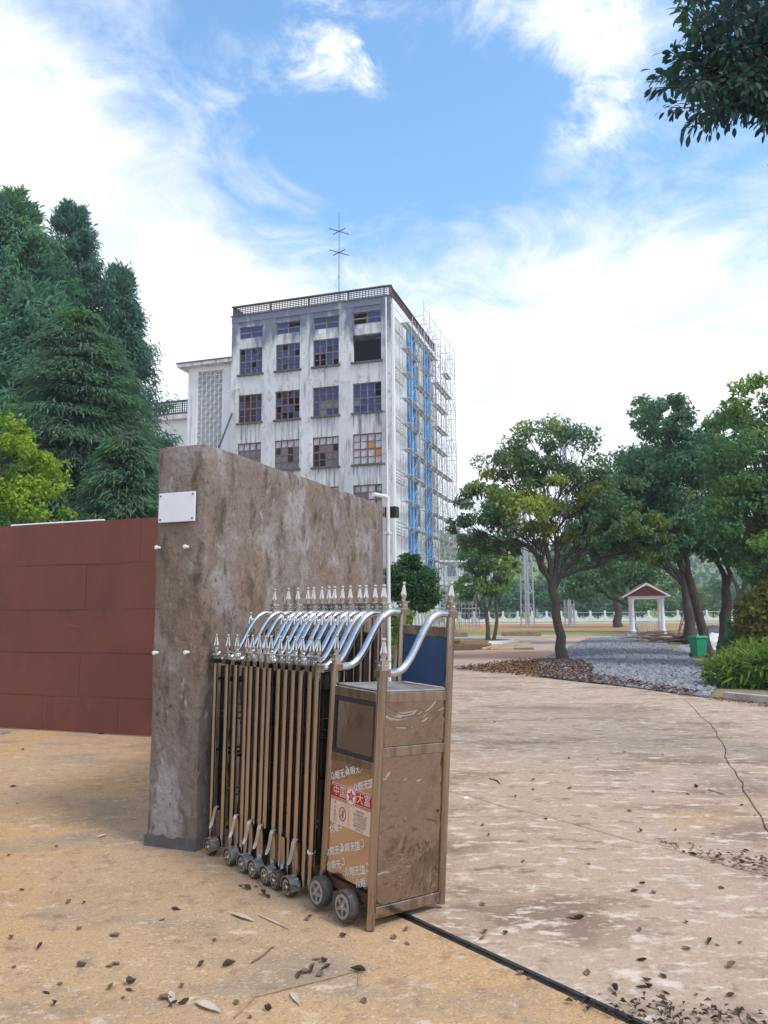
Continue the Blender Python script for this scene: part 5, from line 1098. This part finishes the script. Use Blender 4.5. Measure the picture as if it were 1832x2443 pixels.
for d_, (dx, dy, z, L_, w, h, rz, ry, m_) in zip(descs, spec):
    o = MB().box(-L_ / 2, L_ / 2, -w / 2, w / 2, 0, h).build('plank', W3[m_], None, (pc.x + dx, pc.y + dy, z)); o.rotation_euler = (0, ry, rz); tag(o, d_, 'plank', 'timber pile by the planting bed')
# kerbs of the field
for i, (x0, x1, y, m_) in enumerate(((1040, 1115, 1519, 'stone'), (1195, 1290, 1517, 'stone'))):
    a, b = G(x0, y), G(x1, y); o = MB().box(0, (b - a).length, -.15, .15, 0, .25).build('soil_kerb', m_, None, (a.x, a.y, 0)); o.rotation_euler = (0, 0, math.atan2(b.y - a.y, b.x - a.x)); tag(o, ['brown earth kerb at the field edge left of the small tree', 'longer brown earth kerb at the field edge right of the small tree'][i], 'kerb')
ka, kb_ = Vector((5.75, 13.45, 0)), Vector((8.6, 9.2, 0)); dv = kb_ - ka; k_o = empty('kerb', tuple(ka), math.atan2(dv.y, dv.x)); k_o['kind'] = 'structure'
for i in range(6): bevel(MB().box(i * .86 + .004, i * .86 + .852, 0, .14, -.02, .13 + random.uniform(-.006, .006)).build('kerb_stone', 'kerb', k_o), .012)
# gazebo
gp = G(1543, 1516); gz = empty('gazebo', (gp.x, gp.y, 0), R(-14)); tag(gz, 'small white garden gazebo with red gable roof on the lawn edge', 'gazebo'); g_ = .90
MB().box(-1.3, 1.3, -1.2, 1.2, 0, .12).build('base_slab', 'kerb', gz)
for sx in (-1, 1):
    for sy in (-1, 1):
        MB().lathe([(.20, .12), (.20, .28), (.15, .36), (.125, .42), (.115, 2.15), (.15, 2.2), (.17, 2.3)], 12, 'Z', (sx * g_, sy * g_, 0)).build('column', 'white_paint', gz)
for sy in (-1, 1): MB().box(-1.05, 1.05, sy * g_ - .09, sy * g_ + .09, 2.302, 2.50).build('beam', 'white_paint', gz)
for sx in (-1, 1): MB().box(sx * g_ - .09, sx * g_ + .09, -.805, .805, 2.304, 2.498).build('beam', 'white_paint', gz)
for sy in (1,):
    MB().box(-.78, .78, sy * g_ - .05, sy * g_ + .05, .80, .88).build('rail', 'white_paint', gz)
    for k in range(11): MB().box(-.74 + k * .145, -.70 + k * .145, sy * g_ - .025, sy * g_ + .025, .12, .80).build('baluster', 'white_paint', gz)
MB().box(g_ - .05, g_ + .05, -.78, .78, .80, .88).build('rail', 'white_paint', gz)
for k in range(11): MB().box(g_ - .025, g_ + .025, -.74 + k * .145, -.70 + k * .145, .12, .80).build('baluster', 'white_paint', gz)
rf = MB(); e1 = 1.38; pk = 3.20
rf.add([(-e1, -e1, 2.42), (e1, -e1, 2.42), (0, -e1, pk), (-e1, e1, 2.42), (e1, e1, 2.42), (0, e1, pk), (-e1, -e1, 2.52), (e1, -e1, 2.52), (0, -e1, pk + .12), (-e1, e1, 2.52), (e1, e1, 2.52), (0, e1, pk + .12)],
       [(0, 2, 5, 3), (1, 4, 5, 2), (6, 9, 11, 8), (7, 8, 11, 10), (0, 6, 8, 2), (2, 8, 7, 1), (3, 5, 11, 9), (5, 4, 10, 11), (0, 3, 9, 6), (1, 7, 10, 4)]); rfo = rf.build('roof', 'white_paint', gz)
for sy in (-1, 1): MB().add([(-1.20, sy * 1.12, 2.505), (1.20, sy * 1.12, 2.505), (0, sy * 1.12, pk - .06), (-1.20, sy * 1.04, 2.505), (1.20, sy * 1.04, 2.505), (0, sy * 1.04, pk - .06)], [(0, 1, 2), (5, 4, 3), (0, 3, 4, 1), (1, 4, 5, 2), (2, 5, 3, 0)]).build('gable', 'roof_red', rfo)
for sx in (-1, 1):
    for k in range(8):
        t0, t1 = k / 8, (k + 1) / 8 - .02; MB().add([(sx * (e1 + .02) * (1 - t), y, 2.54 + (pk + .12 - 2.52) * t) for t, y in ((t0, -e1 + .05), (t1, -e1 + .05), (t1, e1 - .05), (t0, e1 - .05))] + [(sx * (e1 + .02) * (1 - t), y, 2.57 + (pk + .12 - 2.52) * t) for t, y in ((t0, -e1 + .05), (t1, -e1 + .05), (t1, e1 - .05), (t0, e1 - .05))], [(0, 1, 2, 3), (7, 6, 5, 4), (0, 4, 5, 1), (1, 5, 6, 2), (2, 6, 7, 3), (3, 7, 4, 0)]).build('roof_tile_row', 'roof_red', rfo)
# green bin
bp = G(1666, 1567); bn = empty('wheelie_bin', (bp.x, bp.y, 0), R(12)); tag(bn, 'green plastic wheeled bin standing left of the leaning trunk', 'bin')
def frus(w0, d0, w1, d1, z0, z1): return MB().add([(-w0, -d0, z0), (w0, -d0, z0), (w0, d0, z0), (-w0, d0, z0), (-w1, -d1, z1), (w1, -d1, z1), (w1, d1, z1), (-w1, d1, z1)], [(0, 3, 2, 1), (4, 5, 6, 7), (0, 1, 5, 4), (1, 2, 6, 5), (2, 3, 7, 6), (3, 0, 4, 7)])
bevel(frus(.17, .18, .215, .235, .03, .62).build('body', 'bin_green', bn), .02); bevel(frus(.235, .26, .235, .26, .615, .655).build('rim', 'bin_green', bn), .01)
ld = frus(.225, .25, .20, .21, .656, .70).build('lid', 'bin_green', bn)
for sx in (-1, 1): MB().lathe([(.05, -.02), (.075, -.015), (.075, .015), (.05, .02)], 14, 'X').build('wheel', 'rubber', bn, (sx * .19, .17, .075))
MB().tube([(-.15, .27, .62), (-.15, .31, .66), (.15, .31, .66), (.15, .27, .62)], .014, 6).build('handle', 'bin_green', bn)
# rubbish
import mathutils
def blob(name, base, sx, sy, sz, m, label, cat, seed):
    b = MB(); nu, nv = 22, 12; vs = []
    for j in range(nv + 1):
        ph = math.pi / 2 * j / nv
        for i in range(nu):
            a = 2 * math.pi * i / nu; d = Vector((math.cos(a) * math.cos(ph), math.sin(a) * math.cos(ph), math.sin(ph))); k = 1 + .28 * mathutils.noise.noise(d * 2.2 + Vector((seed, 0, 0))) + .13 * mathutils.noise.noise(d * 6 + Vector((0, seed, 0))); vs.append((d.x * sx * k, d.y * sy * k, max(0, d.z * sz * k)))
    fs = [(j * nu + i, j * nu + (i + 1) % nu, (j + 1) * nu + (i + 1) % nu, (j + 1) * nu + i) for j in range(nv) for i in range(nu)]
    o = b.add(vs, fs, True).build(name, m, None, base); return tag(o, label, cat)
p = G(1625, 1555); blob('rubbish_sack', (p.x, p.y, 0), .30, .24, .22, 'white_bag', 'white sack lying on the ground left of the green bin', 'sack', 1)
p = G(1645, 1558); blob('rubbish_sack', (p.x + .05, p.y + .5, 0), .22, .2, .13, 'white_bag', 'small white sack tucked behind the green bin', 'sack', 2)
p = G(1704, 1550); blob('plastic_sheet', (p.x, p.y + .4, 0), .85, .5, .60, 'white_bag', 'crumpled white plastic sheeting heaped between the two dark trunks', 'plastic sheet', 3)
p = G(1748, 1548); blob('rubbish_sack', (p.x, p.y, 0), .55, .4, .36, 'white_bag', 'pale sack with dark seams right of the forked trunk', 'sack', 4)
p = G(1715, 1532); blob('plastic_sheet', (p.x, p.y + .6, 0), 1.5, .7, .72, 'black_bag', 'dark plastic sheeting over the heap behind the trunks', 'plastic sheet', 5)
p = G(1800, 1535); blob('plastic_sheet', (p.x, p.y, 0), 1.3, .6, .45, 'black_bag', 'dark sheeting on the ground near the right edge behind the bamboo', 'plastic sheet', 6)
# brushwood beside the bin
def brush(x, y, n, L_, label):
    p = G(x, y); b = MB()
    for k in range(n):
        a = random.uniform(-.6, .6) + (math.pi if random.random() < .5 else 0); l = L_ * random.uniform(.4, 1); o_ = Vector((random.uniform(-1, 1) * L_ * .35, random.uniform(-.5, .5), random.uniform(.02, .28)))
        b.tube([o_, o_ + Vector((math.cos(a) * l * .5, math.sin(a) * l * .3, random.uniform(0, .12))), o_ + Vector((math.cos(a) * l, math.sin(a) * l * .6, random.uniform(-.02, .2)))], [.025, .018, .006], 5)
    o = b.build('brushwood', 'timber_dark', None, (p.x, p.y, .02)); tag(o, label, 'branches', kind=None)
brush(1605, 1535, 60, 2.2, 'heap of cut brown branches lying left of the green bin'); brush(1555, 1520, 26, 2.6, 'thin scatter of cut branches at the foot of the gazebo')
# A-frame ladder
p = G(1622, 1514); ld_ = empty('step_ladder', (p.x, p.y, 0), R(20)); tag(ld_, 'brown wooden step ladder leaning by the grey trunk', 'ladder')
for sx in (-.2, .2): MB().tube([(sx, 0, 0), (sx + .75, 0, 2.1)], .04, 6).build('side_rail', 'timber_dark', ld_); 
for k in range(5): z = .3 + k * .36; MB().tube([(-.2 + z * .357, 0, z), (.2 + z * .357, 0, z)], .03, 5).build('rung', 'timber_dark', ld_)
MB().tube([(.55, .8, 0), (.9, .1, 2.0)], .035, 6).build('prop_leg', 'timber_dark', ld_)
# lattice masts
for (x, label, yb, rr) in ((1258, 'galvanised lattice light mast left of the single tree trunk', 1490, .8), (1358, 'galvanised lattice light mast right of the single tree trunk', 1489, .55)):
    p = AT(x, yb, 92); t = empty('lattice_mast', (p.x, 92, 0), R(20)); tag(t, label, 'mast'); H_ = 22
    for k in range(4):
        a = math.pi / 4 + k * math.pi / 2; MB().tube([(math.cos(a) * rr, math.sin(a) * rr, 0), (math.cos(a) * rr * .6, math.sin(a) * rr * .6, H_)], .085, 6).build('leg', 'galvanised', t)
    MB().tube([(.1, 0, 0), (.1, 0, H_)], .17, 8).build('centre_pole', 'galvanised', t)
    b = MB()
    for k in range(18):
        z = k * H_ / 18; q = rr * (1 - .4 * z / H_)
        for s in range(4):
            a, a2 = math.pi / 4 + s * math.pi / 2, math.pi / 4 + (s + 1) * math.pi / 2; b.tube([(math.cos(a) * q, math.sin(a) * q, z), (math.cos(a2) * q, math.sin(a2) * q, z + (H_ / 18 if k % 2 else 0))], .035, 4)
    b.build('bracing', 'galvanised', t)['kind'] = 'stuff'
# boundary fence
FY = 128; fx0 = AT(1060, 1475, FY).x; fnc = empty('boundary_fence', (fx0, FY, 0)); tag(fnc, 'long low white wall with scalloped tops and square posts across the field', 'fence')
sp = 2.4; b = MB(); k = 10; top = []
for i in range(k + 1): t = i / k; top.append((.15 + (sp - .3) * t, .45 + .55 * (abs(2 * t - 1) ** 2.4)))
poly = [(x, 0) for x, _ in (top[0], top[-1])]
vs = []; fs = []
for (x, z) in top: vs += [(x, -.1, 0), (x, .1, 0), (x, .1, z), (x, -.1, z)]
for i in range(k): a = i * 4; fs += [(a, a + 4, a + 7, a + 3), (a + 3, a + 7, a + 6, a + 2), (a + 2, a + 6, a + 5, a + 1)]
pm = b.add(vs, fs).mesh('fence_panel', 'white_paint'); po = MB().box(-.16, .16, -.16, .16, 0, 1.75).mesh('post', 'white_paint'); rl = MB().tube([(.16, 0, 1.45), (sp - .16, 0, 1.45)], .03, 5).mesh('rail', 'galvanised')
for i in range(22): child('fence_panel', pm, fnc, (i * sp, 0, 0)); child('post', po, fnc, (i * sp, 0, 0)); child('rail', rl, fnc, (i * sp, 0, 0))
# houses behind
def house(x, Y, w, d, h, label, floors, rz=0, m='house_white'):
    p = AT(x, HZ, Y); t = empty('far_house', (p.x, Y, 0), R(rz)); tag(t, label, 'house'); MB().box(-w / 2, w / 2, -d / 2, d / 2, 0, h).build('wall', m, t); MB().box(-w / 2 - .5, w / 2 + .5, -d / 2 - .7, d / 2 + .5, h + .002, h + .35).build('roof', 'white_paint' if floors > 1 else 'dark_coping', t)
    fh = h / floors
    for f in range(floors):
        nwin = max(2, int(w / 2.6))
        for i in range(nwin):
            cx_ = -w / 2 + (i + .5) * w / nwin; wo = MB().box(cx_ - .85, cx_ + .85, -d / 2 - .06, -d / 2 - .002, f * fh + .9, f * fh + fh - .6).build('window', 'white_paint', t); MB().box(cx_ - .75, cx_ + .75, -d / 2 - .075, -d / 2 - .062, f * fh + 1.0, f * fh + fh - .7).build('pane', 'house_glass', wo)
    return t
house(1085, 140, 12, 8, 10.4, 'white three storey house with blue windows right of the scaffold', 3, 8)
house(1440, 150, 14, 7, 4.2, 'low grey roofed house behind the fence right of the masts', 1, 0)
house(1330, 155, 9, 7, 3.2, 'small pale house behind the fence at the single trunk', 1, 0)
# tree row behind the fence
far_specs = [(1085, 5.2), (1130, 6.4), (1175, 7.2), (1225, 8.0), (1275, 8.5), (1320, 7.6), (1380, 8.3), (1425, 5.6), (1470, 7.2), (1520, 7.0), (1570, 6.6), (1625, 7.4), (1700, 8.0), (1780, 8.4), (1040, 6.5), (990, 7.0)]
for i, (x, h) in enumerate(far_specs):
    Y = 132 + (i * 37 % 9); p = AT(x, HZ, Y); r_ = 2.2 + (i % 3) * .4
    broad_tree('row_tree', 'round green tree in the row behind the white scalloped fence', (p.x, Y, 0), h, 1.0, [(0, 0, h * .5, r_, r_, h * .30, 1), (random.uniform(-1, 1), 0, h * .74, r_ * .75, r_ * .7, h * .22, .7), (r_ * .7, 0, h * .38, r_ * .7, r_ * .7, h * .22, .6), (-r_ * .7, 0, h * .40, r_ * .7, r_ * .7, h * .22, .6)], 'leaf_far', 2000, .62, .14, clumps=26, group='tree row behind the fence', spread=.5)
# wooded hill
hp, hf = [], []; n1_, n2_ = 90, 16
for j in range(n2_):
    for i in range(n1_):
        x = -160 + 460 * i / (n1_ - 1); y = 210 + 190 * j / (n2_ - 1); prof = math.sin(math.pi * min(1, j / (n2_ - 1) * .62)); hz = (20 + 10 * math.sin(x * .012 + .9) + 6 * math.sin(x * .05)) * prof; hp.append((x, y, hz - .1))
for j in range(n2_ - 1):
    for i in range(n1_ - 1): a = j * n1_ + i; hf.append((a, a + 1, a + 1 + n1_, a + n1_))
MB().add(hp, hf, True).build('hill', 'grass')['kind'] = 'structure'
n = 15000; hx = rng.uniform(-150, 290, n); hj = rng.uniform(0, 1, n) ** 1.2; hy = 210 + 150 * hj; prof = np.sin(np.pi * np.clip(hj * 150 / 190 * .62, 0, 1)); hz = (20 + 10 * np.sin(hx * .012 + .9) + 6 * np.sin(hx * .05)) * prof
cl_ = np.stack([hx, hy, hz], 1); off = rdirs(n) * rng.uniform(.3, 3.2, n)[:, None]; off[:, 2] = np.abs(off[:, 2]) * 1.6 + .5; P = cl_ + off; s = rng.uniform(1.2, 2.8, n); D = rdirs(n)
tag(leaves('hill_wood', P, D, nrm(off + rdirs(n) * 2 + np.array([[0, -.6, 1.2]])), s, s * .8, 'leaf_hill'), 'far off wood covering the low hill behind the field', 'wood', kind='stuff')

# ================================================================== the hazy air
hz_m = bpy.data.materials.new('haze'); hz_m.use_nodes = True; hn = hz_m.node_tree; hn.nodes.clear()
ho = hn.nodes.new('ShaderNodeOutputMaterial'); hv = hn.nodes.new('ShaderNodeVolumePrincipled'); hv.inputs['Color'].default_value = (.86, .92, 1, 1); hv.inputs['Density'].default_value = .0009; hv.inputs['Anisotropy'].default_value = .2
hn.links.new(hv.outputs[0], ho.inputs['Volume'])
tag(MB().box(-950, 950, -70, 1550, -1.2, 48).build('haze', hz_m), kind='stuff')
